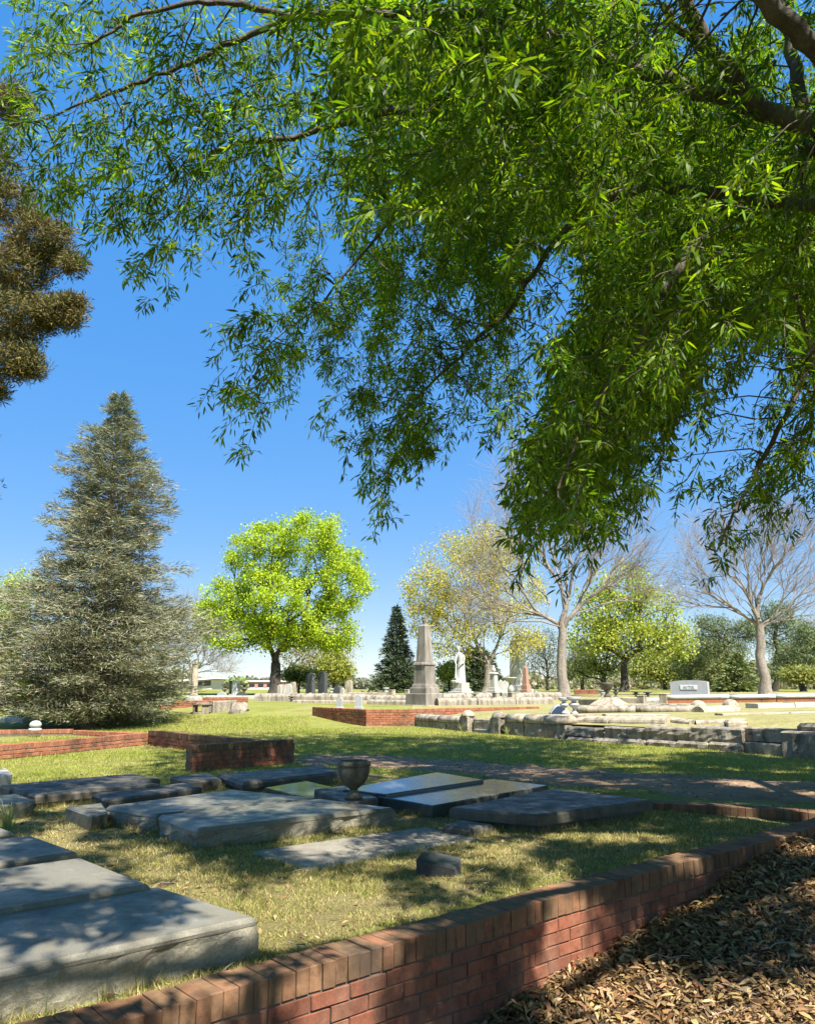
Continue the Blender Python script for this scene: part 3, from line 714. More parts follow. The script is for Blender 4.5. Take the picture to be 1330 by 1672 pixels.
# white tall obelisk
b = base_pt(846, 56); t = thing('obelisk', 'tall plain white marble obelisk half hidden behind branches', 'obelisk', b)
z = steps_sq(t, b, [(1.5, .25), (1.25, .25)], M_white, R(-40))
mk('shaft', *lathe([(.43, 0), (.42, 1.2), (.36, 3.1), (0, 3.7)], loc=(b.x, b.y, z), sq=4, rot=R(-40)), M_white, t)
b = base_pt(833, 49); t = thing('marble_pedestal', 'white marble pedestal with flared chalice top beside white obelisk', 'monument', b)
mk('stem', *lathe([(.18, 0), (.18, .35), (.10, .5), (.10, .62)], 14, b), M_pale, t, True)
mk('bowl', *lathe([(.10, .62), (.16, .7), (.3, .88), (.38, .92), (.38, .98), (.3, .98)], 14, b), M_pale, t, True)
b = base_pt(858, 50); t = thing('obelisk', 'small brown-pink granite obelisk right of white one', 'obelisk', b)
z = steps_sq(t, b, [(.52, .22), (.42, .3)], M_pinkst, R(-43))
mk('shaft', *lathe([(.17, 0), (.10, 1.05), (0, 1.2)], loc=(b.x, b.y, z), sq=4, rot=R(-43)), M_pinkst, t)
b = base_pt(806, 50); t = thing('marble_pillar', 'narrow carved marble pillar with a draped finial by the trunk', 'monument', b)
z = steps_sq(t, b, [(.62, .2), (.5, .15)], M_pale, R(-43))
mk('die', *lathe([(.19, 0), (.17, .8), (.24, .84), (.22, .9), (.12, .95)], loc=(b.x, b.y, z), sq=4, rot=R(-43)), M_pale, t)
mk('finial', *lathe([(.1, 0), (.15, .1), (.13, .22), (.06, .28), (.07, .34), (.02, .44)], 12, (b.x, b.y, z + .94)), M_pale, t, True)
for i, (px, h) in enumerate([(817, .86), (824, .82), (831, .8)]):
    headstone('headstone', ['gabled white tablet, leftmost of three in a row', 'gabled white tablet, middle one of three in a row', 'gabled white tablet, rightmost of three in a row'][i], px, 51, .30, h, .16, 'gable', M_white, -10, 'row of gabled white tablets')
headstone('headstone', 'tiny round white stone right of the pink obelisk', 873, 48, .22, .2, .1, 'round', M_pale)
# column on the left
b = base_pt(317, 32); t = thing('broken_column', 'broken round marble column on a square plinth, left side', 'column', b)
z = steps_sq(t, b, [(.50, .28), (.40, .06)], M_pale, R(-20), 'plinth')
mk('shaft', *lathe([(.17, 0), (.165, .05), (.145, .08), (.13, 1.22), (.135, 1.28), (.12, 1.30)], 18, (b.x, b.y, z)), M_tan, t, True)
b = base_pt(297, 45); t = thing('marker_pole', 'thin leaning wooden pole left of the broken column', 'pole', b)
v2, q2 = tubes([(np.array([[b.x, b.y, b.z - .1], [b.x + .02, b.y, b.z + .8], [b.x + .06, b.y, b.z + 1.7]]), np.array([.06, .055, .05]))], lambda r: 8); mk_np('pole', v2, q2, M_bark, t)
# stone bench box and rough wall by column
b0, b1 = D(313, 1170, 28), D(345, 1170, 28.3)
t = thing('stone_bench', 'low stone bench with a dark opening beneath, before brick wall', 'bench', (b0.x, b0.y, GZ(b0.x, b0.y)))
zb = GZ(b0.x, b0.y); mb = MB(); mb.box(b0.x, b1.x, 27.9, 28.4, zb + .30, zb + .37, .01); mb.build('seat', M_tan2, t)
for xa, xb in ((b0.x + .03, b0.x + .10), (b1.x - .26, b1.x - .02)):
    mb = MB(); mb.box(xa, xb, 27.95, 28.38, zb - .1, zb + .299, .01); mb.build('leg', M_tan2, t)
mb = MB(); mb.box(b0.x + .02, b1.x - .02, 27.96, 28.3, zb - .05, zb + .06, .01); mb.build('footing', M_tan2, t)
coping('stone_kerb', 'rough dark stone kerb right of the stone bench', [(346, 28.4), (384, 28.9)], .35, .36, M_rock, rock=.05, prof=FLATP)
for i, (px, d_, s) in enumerate([(384, 28.2, .26), (391, 28.4, .30), (398, 28.7, .24)]):
    b = base_pt(px, d_); rr = random.Random(i)
    V, Fc = lathe([(s * .7, -.1), (s * .95, s * .3), (s * .8, s * .8), (s * .4, s * 1.15), (.02, s * 1.2)], 9, b)
    V = [v + Vector((nz(v * 3), nz(v * 3 + Vector((9, 0, 0))), nz(v * 3 + Vector((0, 9, 0))))) * s * .5 for v in V]
    o = mk('boulder', V, Fc, M_rock); tag(o, ['pale rubble stone against the rough kerb end', 'largest pale rubble stone at the rough kerb end', 'last pale rubble stone at the rough kerb end'][i], 'rock', 'rubble stones by the kerb')
# headstones left group
headstone('headstone', 'white square stele between two urns near the far building', 386, 45, .32, .80, .34, 'flat', M_white, -35)
headstone('headstone', 'green-grey narrow slab against the white stele', 378, 45.5, .12, .80, .3, 'flat', M_tan2, -35, foot=False)
urn('dark urn on a pedestal left of the white stele', 367, 45, .42, .62, M_tan2)
urn('dark urn on a pedestal right of the white stele', 399, 44, .46, .70, M_dark)
headstone('headstone', 'low half-round grey tablet below the left dark urn', 363, 42, .55, .28, .12, 'round', M_grey, -10, foot=False)
headstone('headstone', 'low half-round dark tablet below the right dark urn', 395, 42, .62, .30, .12, 'round', M_blk, -10, foot=False)
headstone('headstone', 'narrow pale headstone beside the dark maple trunk', 457, 43, .22, .62, .16, 'round', M_pale, -30)
headstone('headstone', 'broad round-topped pale headstone right of the maple trunk', 470, 40, .44, .72, .12, 'round', M_pale, -20)
headstone('headstone', 'slim round-topped headstone just behind the broad pale one', 479, 41, .24, .80, .12, 'round', M_tan, -20)
headstone('headstone', 'tall dark slate tablet, left of the matching pair', 507, 45, .52, 1.22, .26, 'arch', M_blk, -42, 'pair of tall dark tablets')
headstone('headstone', 'tall dark slate tablet, right of the matching pair', 527, 45, .50, 1.28, .26, 'arch', M_blk, -42, 'pair of tall dark tablets')
for i, px in enumerate((507, 528)):
    b = base_pt(px, 42); mkd = mk('foot_dome', *lathe([(.2, -.1), (.2, .05), (.16, .14), (.08, .2), (.01, .22)], 14, b), M_tan, None, True)
    tag(mkd, ['small domed footstone before the left dark tablet', 'small domed footstone before the right dark tablet'][i], 'stone', 'domed footstones')
urn('small white urn right of the dark tablets', 541, 43, .26, .42, M_white)
headstone('headstone', 'squat black headstone behind the long kerb', 551, 44, .42, .5, .2, 'arch', M_blk, -30)
headstone('headstone', 'small pale pointed stone next to the squat black headstone', 559, 43, .18, .46, .14, 'gable', M_pale, -30)
headstone('headstone', 'tall round-topped tan headstone on a wide stepped base', 570, 43, .36, .86, .16, 'round', M_tan, -25)
urn('pale low urn on the far kerb left of dark fir', 592, 46, .28, .26, M_tan)
urn('tiny dark urn in front of the far ridge', 601, 47, .18, .2, M_dark)
urn('low wide urn left of the tallest urn by the fir', 621, 44, .36, .26, M_tan)
urn('tall flared white urn in front of the dark fir', 630, 44, .36, .44, M_white)
headstone('headstone', 'stubby white boulder stone left of the low wide urn', 613, 45, .22, .16, .2, 'gable', M_white, foot=False)
post('square stone post left of the obelisk, first of two', 640, 38, .24, .46, M_tan, group='posts left of the obelisk')
post('square stone post left of the obelisk, second of two', 666, 38, .26, .48, M_tan, group='posts left of the obelisk')
coping('stone_kerb', 'long rounded stone kerb across the far lawn at centre left', [(418, 37), (600, 36.2)], .5, .34, M_tan2)
coping('stone_kerb', 'lower pale kerb in front of the long rounded kerb', [(480, 34.5), (602, 33.6)], .3, .12, M_tan, prof=FLATP)
coping('stone_kerb', 'stained stone kerb running up to the obelisk base', [(600, 34), (674, 33)], .5, .36, M_tan2)
coping('stone_kerb', 'lower stone kerb just left of the obelisk base', [(602, 32.2), (668, 31.5)], .3, .20, M_tan2)
coping('stone_kerb', 'thin pale kerb behind the two square posts', [(570, 42), (640, 41)], .4, .26, M_tan, prof=FLATP)
coping('stone_kerb', 'pale flat kerb below the two dark urns', [(335, 40), (462, 40)], .5, .14, M_pale, prof=FLATP)
urn('small squat urn set against the long rounded kerb', 477, 35.5, .34, .26, M_tan2)
headstone('headstone', 'small grey rounded headstone above the brick terrace, left one', 555, 27.5, .20, .36, .09, 'round', M_grey, -20, 'two small headstones above the brick terrace', z=.82)
headstone('headstone', 'small pointed grey headstone above the brick terrace, right one', 586, 27.5, .23, .44, .10, 'gable', M_grey, -20, 'two small headstones above the brick terrace', z=.82)
b = P(463, 1174, G(0, 26)); o = block('flat_stone', [(b.x - .22, b.y - .2), (b.x + .05, b.y - .25), (b.x + .28, b.y + .3), (b.x + .05, b.y + .35)], b.z - .1, b.z + .06, M_pale, None, .02, .02); tag(o, 'pale flat stone lying alone on the far lawn', 'stone')
# kerbs right of the obelisk
coping('stone_kerb', 'tan stone kerb right of the obelisk base', [(712, 30.5), (898, 32)], .4, .30, M_tan2)
coping('stone_kerb', 'long stained kerb in front of the statue', [(706, 36), (808, 37)], .5, .36, M_tan2)
coping('stone_kerb', 'long stained kerb ending at the big bare trunk', [(835, 37), (912, 38)], .5, .36, M_tan2)
coping('stone_step', 'stone step between the two dark kerb posts', [(812, 36.8), (832, 36.9)], .4, .2, M_tan2, prof=FLATP)
post('dark stone post left of the kerb opening', 809, 36.5, .26, .38, M_tan2, group='posts at the kerb opening')
post('dark stone post right of the kerb opening', 834, 36.5, .26, .38, M_tan2, group='posts at the kerb opening')
urn('dark squat urn on the kerb below the statue', 774, 35.5, .32, .38, M_tan2)
coping('stone_kerb', 'pale flat kerb under the statue and white monuments', [(722, 44), (880, 45)], .5, .16, M_pale, prof=FLATP)
headstone('headstone', 'white peaked stone at the foot of the orange wall', 766, 28, .34, .14, .25, 'gable', M_pale, 0, foot=False)
b = base_pt(731, 38)
headstone('headstone', 'small peaked white stone left of the statue base', 731, 40, .3, .26, .2, 'gable', M_pale, 0, foot=False)
# the stone plot wall on the right, block by block
def wl_pt(px, off=0.0, y=None):
    """point on the retaining wall line seen at column px, set back by off"""
    o2 = Vector((LW0.x, LW0.y)) + lnr * off; a = (px - CX) / F / 1.026
    # solve (o + k*ldir).x = a*(o + k*ldir).y
    k = (a * o2.y - o2.x) / (ldir.x - a * ldir.y); return o2 + ldir * k
def wall_run(t, px0, px1, z0, z1, depth, n, mat, nm, rough, off=0.0, ch=.02, seed=0, z1b=None):
    A, B = wl_pt(px0, off), wl_pt(px1, off)
    for i in range(n):
        a, b_ = A + (B - A) * (i / n), A + (B - A) * ((i + 1) / n); g = (B - A).normalized() * .008; z1i = z1 if z1b is None else z1 + (z1b - z1) * i / max(1, n - 1)
        block(nm, [a + g, b_ - g, b_ - g + lnr * depth, a + g + lnr * depth], z0, z1i, mat, t, ch, rough, .10, seed + i, rows=5)
def wall_round(t, px0, px1, z0, w, h, n, mat, off=0.0):
    A, B = wl_pt(px0, off), wl_pt(px1, off)
    for i in range(n):
        a, b_ = A + (B - A) * (i / n), A + (B - A) * ((i + 1) / n); g = (B - A).normalized() * .008; c_ = lnr * (w / 2)
        V, Fc = sweep((*(a + g + c_), z0), (*(b_ - g + c_), z0), [(-w / 2, 0), (-w / 2, h * .45), (-w * .44, h * .75), (-w * .25, h), (w * .25, h), (w * .44, h * .75), (w / 2, h * .45), (w / 2, 0)], max(1, int((b_ - a).length / .25)), .012, i)
        mk('coping_stone', V, Fc, mat, t, True)
c0 = wl_pt(715); t = thing('stone_wall', 'rock-faced stone plot wall with rounded coping left of the gate posts', 'wall', (*c0, .3))
wall_run(t, 672, 757, .2, .53, .42, 3, M_rock, 'block', .05); wall_round(t, 672, 757, .532, .46, .18, 2, M_tan2, -.02)
c0 = wl_pt(870); t = thing('stone_wall', 'rock-faced stone plot wall with rounded coping right of the gate posts', 'wall', (*c0, .3))
wall_run(t, 822, 919, .2, .64, .42, 3, M_rock, 'block', .06, seed=5); wall_round(t, 822, 919, .642, .46, .20, 3, M_tan, -.02)
for i, px in enumerate((763, 813)):
    c0 = wl_pt(px, .1); t = thing('gate_post', ['stone gate post with rounded cap, left of the step', 'stone gate post with rounded cap, right of the step'][i], 'post', (*c0, .3), 'gate posts with rounded caps')
    hw = .17 * ldir; hn = .17 * lnr
    block('shaft', [c0 - hw - hn, c0 + hw - hn, c0 + hw + hn, c0 - hw + hn], .2, .72, M_rock, t, .02, .02, .1)
    mk('rounded_cap', *lathe([(.20 * math.cos(a), .72 + .17 * math.sin(a)) for a in np.linspace(0, 1.5, 8)], 22, (*c0, 0)), M_tan, t, True)
c0 = wl_pt(788); t = thing('stone_step', 'two stone steps with worn carved lettering between the gate posts', 'step', (*c0, .3))
wall_run(t, 771, 804, .2, .40, .5, 1, M_tan2, 'tread', .01, -.02); wall_run(t, 771, 804, .402, .66, .3, 1, M_tan2, 'riser', .006, .10)
cu = bpy.data.curves.new('lettering', 'FONT'); cu.body = 'HYATTON'; cu.size = .15; cu.align_x = 'CENTER'; cu.align_y = 'CENTER'; cu.extrude = .004
lo = letters(cu, M_tan, t)
q = wl_pt(788, .088); fx = -ldir; lo.matrix_basis = Matrix(((fx.x, 0, -lnr.x, q.x), (fx.y, 0, -lnr.y, q.y), (0, 1, 0, .55), (0, 0, 0, 1)))
c0 = wl_pt(1060); t = thing('stone_wall', 'rough two-course stone retaining wall with deep shadowed joint at right', 'wall', (*c0, .3))
wall_run(t, 921, 1204, .40, .60, .5, 4, M_rock, 'upper_block', .06, .0, .03, 11, .75)
wall_run(t, 921, 1204, .1, .37, .5, 6, M_rock, 'lower_block', .06, -.10, .05, 21, .47)
c0 = wl_pt(1245); t = thing('stone_steps', 'pair of dark smooth stone steps near the right edge', 'step', (*c0, .3))
wall_run(t, 1205, 1291, .52, .77, .3, 1, M_tan2, 'upper_step', .008, .16, .02, 31); wall_run(t, 1205, 1291, .1, .50, .5, 1, M_tan2, 'lower_step', .008, -.04, .02, 32)
c0 = wl_pt(1318, .05); t = thing('stone_pier', 'blocky dark stone pier with a lump cap at the right edge', 'post', (*c0, .3))
hw = .42 * ldir; hn = .32 * lnr
block('shaft', [c0 - hw - hn, c0 + hw - hn, c0 + hw + hn, c0 - hw + hn], .1, .76, M_rock, t, .03, .05, .1, 41)
hw *= .6; hn *= .6; cc = c0 + lnr * .15
block('cap', [cc - hw - hn, cc + hw - hn, cc + hw + hn, cc - hw + hn], .761, .90, M_rock, t, .06, .04, .1, 42)
# kerbs inside the right-hand terrace
def coping_px(name, label, pts, w, h, mat, **k):
    """kerb whose top runs through photograph points (px, py, z_top)"""
    W = [P(x, y, z) - Vector((0, 0, h)) for x, y, z in pts]
    global base_pt; old = base_pt; it = iter(W); base_pt = lambda px, d: next(it)
    try: return coping(name, label, [(0, 0)] * len(W), w, h, mat, **k)
    finally: base_pt = old
coping_px('stone_kerb', 'nearest pale long kerb lying above the rough wall', [(917, 1170, .795), (1000, 1169, .86), (1092, 1170, .885)], .42, .30, M_tan, rock=.012, seg=2.4)
coping_px('stone_kerb', 'upper stained kerb turning right behind the rough wall', [(1094, 1171, .86), (1134, 1176, .83), (1215, 1173, .88)], .30, .16, M_tan, rock=.012)
coping_px('stone_kerb', 'lower stained kerb just above the rough wall', [(1052, 1182, .715), (1142, 1187, .71), (1188, 1182, .80)], .30, .16, M_tan2, rock=.012)
coping_px('stone_kerb', 'rounded kerb with rock-faced base behind the pale slab', [(940, 1153, 1.01), (1134, 1153, 1.02)], .42, .36, M_tan2, base=M_rock, rock=.03)
coping_px('stone_kerb', 'rounded kerb wing slanting away from the rock-faced kerb corner', [(1138, 1154, 1.02), (1200, 1151, 1.05)], .42, .34, M_tan, rock=.012)
coping_px('stone_slab', 'flat pale stone slab lying behind the curved kerb', [(852, 1168, .80), (965, 1166, .87)], .8, .12, M_tan, prof=FLATP)
coping_px('stone_slab', 'thin inscribed stone slab in front of the rock-faced kerb', [(985, 1166, .880), (1090, 1166, .875)], .3, .08, M_tan, prof=FLATP)
urn('left grey urn of the close pair on the pale slab', 919, 21.6, .30, .42, M_grey, z=.84, plinth=.0)
urn('right grey urn of the close pair on the pale slab', 935, 21.0, .36, .44, M_grey, z=.85)
b = base_pt(918, 21.5); V, Fc = lathe([(.32, -.1), (.28, .06), (.15, .22), (.05, .28)], 8, (b.x - .02, b.y + .5, .80)); o = mk('rough_stone', V, Fc, M_grey); tag(o, 'grey rock lump behind the pair of urns', 'rock')
b = base_pt(993, 29); t = thing('pyramid_plinth', 'tan pyramid-shaped stone plinth carrying a big urn', 'monument', b)
mk('plinth', *lathe([(.52, -.1), (.52, .06), (.24, .30), (.22, .34)], loc=b, sq=4, rot=R(-43)), M_tan, t)
urn('big dark flared urn on the pyramid plinth', 990, 29, .50, .56, M_dark, prof=URN_B, z=b.z + .34)
urn('small grey urn left of the big flared urn', 981, 30.5, .30, .24, M_grey, z=1.16)
urn('small dark urn right of the big flared urn', 1004, 33, .28, .34, M_blk, z=1.1)
urn('wide dark urn far behind kerb, left one', 1037, 42, .50, .30, M_dark, group='wide dark urns far behind the kerb')
urn('wide dark urn far behind kerb, right one', 1056, 42, .46, .26, M_dark, group='wide dark urns far behind the kerb')
coping('stone_kerb', 'pale rounded kerb left of the grey headstone', [(1012, 33.5), (1044, 33)], .4, .26, M_tan, prof=FLATP)
coping('stone_kerb', 'thin dark kerb left of the big flared urn', [(944, 31), (982, 30.5)], .3, .22, M_dark, prof=FLATP)
coping('stone_kerb', 'pale rounded kerb between the two posts by the headstone', [(1048, 33), (1081, 32.6)], .4, .22, M_pale)
post('stone post at kerb opening left of headstone, first one', 1046, 32.5, .30, .36, M_tan2, group='posts left of the grey headstone')
post('stone post at kerb opening left of headstone, second one', 1083, 32, .32, .38, M_tan, group='posts left of the grey headstone')
coping('stone_kerb', 'pale kerb with brick underside below the grey headstone', [(1086, 32), (1188, 31.4)], .45, .30, M_pale, base=M_redbrick)
coping('stone_kerb', 'long white kerb at the foot of the right bare tree', [(1189, 31.4), (1262, 31), (1345, 30.6)], .7, .28, M_white, base=M_redbrick)
coping_px('stone_kerb', 'rock-faced pale kerb near the right edge', [(1226, 1149, 1.05), (1345, 1147, 1.06)], .45, .24, M_pale, rock=.03, prof=FLATP)
coping_px('stone_kerb', 'low pale kerb flush with the right-hand grass', [(1172, 1165, .93), (1282, 1163, .94), (1345, 1161, .95)], .3, .10, M_tan, prof=FLATP)
coping('stone_kerb', 'flush dark kerb stones behind the rock-faced kerb', [(1016, 26.5), (1118, 26)], .35, .12, M_tan2, prof=FLATP)
for i, (px, d_) in enumerate([(1137, 26), (1189, 27)]):
    b = base_pt(px, d_); o = mk('domed_stone', *lathe([(.26, -.1), (.25, .05), (.18, .16), (.08, .21), (.01, .22)], 14, b), M_tan, None, True)
    tag(o, ['domed tan stone below the grey headstone', 'domed tan stone left of the rock-faced pale kerb'][i], 'stone', 'domed tan stones')
b = base_pt(1196, 16.8); o = block('wedge_stone', [(b.x - .22, b.y - .12), (b.x + .2, b.y - .12), (b.x + .26, b.y + .25), (b.x - .16, b.y + .25)], b.z - .1, b.z + .16, M_tan, None, .05, .02, dome=.03); tag(o, 'tan wedge-shaped stone on top of the rough retaining wall', 'stone')
# grey family headstone
b = base_pt(1125, 33.4); b.z = 1.18; t = thing('headstone', 'wide grey granite family headstone with a light name panel', 'headstone', b)
Mx = Matrix.Translation(b) @ Matrix.Rotation(R(-33), 4, 'Z')
w, h = 1.50, .60; pts = [(-w / 2, 0), (w / 2, 0), (w / 2, h - .07)] + [(x, h - .07 * (x / (w / 2)) ** 2) for x in np.linspace(w / 2, -w / 2, 9)[1:-1]] + [(-w / 2, h - .07)]
n = len(pts); V = [Mx @ Vector((x, -.16, z_)) for x, z_ in pts] + [Mx @ Vector((x, .16, z_)) for x, z_ in pts]
mk('tablet', V, [tuple(range(n)), tuple(reversed(range(n, 2 * n)))] + [(i, (i + 1) % n, n + (i + 1) % n, n + i)[::-1] for i in range(n)], M_grey, t)
mb = MB(); mb.box(-.95, .95, -.25, .25, -.12, -.002, .01, Mx); mb.build('base', M_grey, t)
mb = MB(); mb.box(-.34, .34, -.18, -.158, .22, .40, .004, Mx); panel = mb.build('name_panel', M_lett, t)
cu = bpy.data.curves.new('lettering', 'FONT'); cu.body = 'AVTIR'; cu.size = .17; cu.align_x = 'CENTER'; cu.align_y = 'CENTER'; cu.extrude = .004
lo = letters(cu, M_grey, panel); lo.matrix_basis = Mx @ Matrix.Translation((0, -.186, .31)) @ Matrix.Rotation(R(90), 4, 'X')
# white ball stone at the left edging corner, far-left pale stones
b = P(57, 1193, .47); t = thing('stone_ball', 'white stone ball finial on the corner of the orange edging', 'finial', b)
mk('foot', *lathe([(.17, 0), (.15, .05), (.09, .07)], 16, b), M_white, t, True)
mk('ball', *lathe([(.06, .065), (.13, .09), (.15, .14), (.12, .20), (.06, .235), (.01, .245)], 16, b), M_white, t, True)
coping('stone_kerb', 'white stone kerb slab at the left edge behind the edging', [(-12, 26.5), (50, 26.2)], .4, .12, M_pale, prof=FLATP)
headstone('headstone', 'broad pale stone monument at the far left edge', 3, 34, .75, .95, .5, 'flat', M_pale, 0)
headstone('headstone', 'rounded pale monument partly behind the conifer at far left', 21, 34, .34, .85, .4, 'round', M_pale, 0)
coping('stone_wall', 'rough pale stone wall at the far left edge', [(-15, 32), (34, 32.3)], .5, .45, M_rock, rock=.05, prof=FLATP)
# ------------------------------------------------------------------ far buildings and cars
M_cream = plain('cream_siding', (.62, .57, .46)); M_roofw = plain('white_roof', (.72, .72, .70)); M_glassd = plain('dark_window', (.03, .035, .04), .15, .6)
M_pinkb = plain('faded_brick', (.42, .22, .17)); M_teal = plain('teal_roof', (.10, .42, .36)); M_whitep = plain('white_paint', (.75, .75, .74), .4); M_redp = plain('red_paint', (.35, .04, .035), .35); M_tyre = plain('rubber', (.02, .02, .02))
d0 = 120; x0, x1 = D(262, 1118, d0).x, D(346, 1118, d0).x; zb = -.3
zt = D(0, 1111, d0).z
t = thing('flat_roof_building', 'cream building with a white sloping roof behind the column', 'building', ((x0 + x1) / 2, d0, zb))
mb = MB(); mb.add([(x0, d0, zb), (x1, d0, zb), (x1, d0 + 8, zb), (x0, d0 + 8, zb), (x0, d0, zt - .5), (x1, d0, zt + .1), (x1, d0 + 8, zt + .1), (x0, d0 + 8, zt - .5)], [(0, 1, 5, 4), (1, 2, 6, 5), (2, 3, 7, 6), (3, 0, 4, 7), (4, 5, 6, 7)]); mb.build('wall', M_cream, t)
mb = MB(); mb.add([(x0 - .5, d0 - .8, zt - .47), (x1 + .6, d0 - .8, zt + .22), (x1 + .6, d0 + 8.5, zt + .22), (x0 - .5, d0 + 8.5, zt - .47), (x0 - .5, d0 - .8, zt - .22), (x1 + .6, d0 - .8, zt + .47), (x1 + .6, d0 + 8.5, zt + .47), (x0 - .5, d0 + 8.5, zt - .22)], [(0, 1, 5, 4), (1, 2, 6, 5), (2, 3, 7, 6), (3, 0, 4, 7), (4, 5, 6, 7), (3, 2, 1, 0)]); mb.build('roof', M_roofw, t)
for i in range(6):
    k0, k1 = .06 + i * .155, .06 + i * .155 + .14
    za, zc = zt - .5 + .6 * k0 - .12, zt - .5 + .6 * k1 - .12
    mb = MB(); xa, xb = x0 + (x1 - x0) * k0, x0 + (x1 - x0) * k1
    mb.add([(xa, d0 - .05, za - .7), (xb, d0 - .05, zc - .7), (xb, d0 - .05, zc), (xa, d0 - .05, za), (xa, d0 + .1, za - .7), (xb, d0 + .1, zc - .7), (xb, d0 + .1, zc), (xa, d0 + .1, za)], [(0, 1, 2, 3), (1, 5, 6, 2), (0, 3, 7, 4), (3, 2, 6, 7), (0, 4, 5, 1)]); wo_ = mb.build('window', M_glassd, t)
    mb = MB(); mb.box(xa - .05, xb + .05, d0 - .10, d0 + .02, min(za, zc) - .80, min(za, zc) - .71); mb.build('sill', M_roofw, wo_)
d0 = 190; x0, x1 = D(397, 1118, d0).x, D(472, 1118, d0).x; zt = D(0, 1113.5, d0).z
t = thing('brick_building', 'distant pink brick building left of the maple', 'building', ((x0 + x1) / 2, d0, -2))
mb = MB(); mb.box(x0, x1, d0, d0 + 12, -3, zt); mb.build('wall', M_pinkb, t)
mb = MB(); mb.box(x0 - .3, x1 + .3, d0 - .3, d0 + 12, zt + .002, zt + .35); mb.build('roof', M_roofw, t)
for i in range(5):
    xa = x0 + 1.4 + i * 2.1; mb = MB(); mb.box(xa, xa + 1.3, d0 - .06, d0 + .1, zt - 1.3, zt - .5); wo_ = mb.build('window', M_glassd, t); mb = MB(); mb.box(xa - .1, xa + 1.4, d0 - .12, d0 + .05, zt - 1.42, zt - 1.302); mb.build('sill', M_roofw, wo_)
d0 = 100; x0, x1 = D(398, 1118, d0).x, D(440, 1118, d0).x
t = thing('white_fence', 'low white fence below the distant brick building', 'fence', (x0, d0, 1))
nP = 14
for i in range(nP):
    xa = x0 + (x1 - x0) * i / nP; mb = MB(); mb.box(xa, xa + (x1 - x0) / nP * .93, d0, d0 + .1, .3, 1.12); mb.build('panel', M_whitep, t)
d0 = 150; xa = D(1224, 1118, d0).x; zt = D(0, 1094, d0).z; t = thing('teal_roof_house', 'small house with a teal roof behind the right bare tree', 'house', (xa, d0, 0))
mb = MB(); mb.box(xa - 1.9, xa + 1.9, d0, d0 + 5, -2, zt - 1.2); mb.build('wall', M_whitep, t)
mb = MB(); mb.add([(xa - 2.3, d0 - .4, zt - 1.2), (xa + 2.3, d0 - .4, zt - 1.2), (xa + 2.3, d0 + 5.4, zt - 1.2), (xa - 2.3, d0 + 5.4, zt - 1.2), (xa - .3, d0 + 2.5, zt), (xa + .3, d0 + 2.5, zt)], [(0, 1, 5, 4), (1, 2, 5), (2, 3, 4, 5), (3, 0, 4), (0, 3, 2, 1)]); mb.build('roof', M_teal, t)
mb = MB(); mb.box(xa - .5, xa + .4, d0 - .06, d0 + .1, zt - 2.3, zt - 1.4); mb.build('window', M_glassd, t)
def car(label, px, d, body, rz=0):
    x = D(px, 1118, d).x; z = D(0, 1131, d).z; t = thing('parked_car', label, 'car', (x, d, z), 'cars parked beyond the graves'); Mx = Matrix.Translation((x, d, z)) @ Matrix.Rotation(rz, 4, 'Z')
    side = [(-2.1, .35), (-2.1, .75), (-1.9, .92), (-1.2, 1.0), (-.6, 1.42), (.8, 1.45), (1.5, 1.02), (2.05, .95), (2.15, .6), (2.1, .35)]
    n = len(side); V = [Mx @ Vector((a, y, c)) for y in (-.85, .85) for a, c in side]
    mk('body', V, [tuple(range(n)), tuple(reversed(range(n, 2 * n)))] + [(i, n + i, n + (i + 1) % n, (i + 1) % n) for i in range(n)], body, t)
    for wx in (-.55, .35):
        mb = MB(); mb.box(wx, wx + .75, -.865, -.84, 1.02, 1.36, .02, Mx); mb.build('window', M_glassd, t)
    for wx in (-1.35, 1.35):
        V, Fc = lathe([(.33, 0), (.34, .04), (.34, .18), (.33, .22)], 16); V = [Mx @ (Matrix.Translation((wx, -.68, .33)) @ Matrix.Rotation(R(90), 4, 'X') @ Vector(v)) for v in V]; wh = mk('wheel', V, Fc, M_tyre, t)
        V, Fc = lathe([(.19, .18), (.2, .235), (.05, .25)], 12); V = [Mx @ (Matrix.Translation((wx, -.68, .33)) @ Matrix.Rotation(R(90), 4, 'X') @ Vector(v)) for v in V]; mk('hub', V, Fc, M_roofw, wh)
    return t
car('white car parked far behind the grey headstone', 1174, 112, M_whitep, R(8))
car('red car parked far behind the grey headstone', 1166, 122, M_redp, R(0))
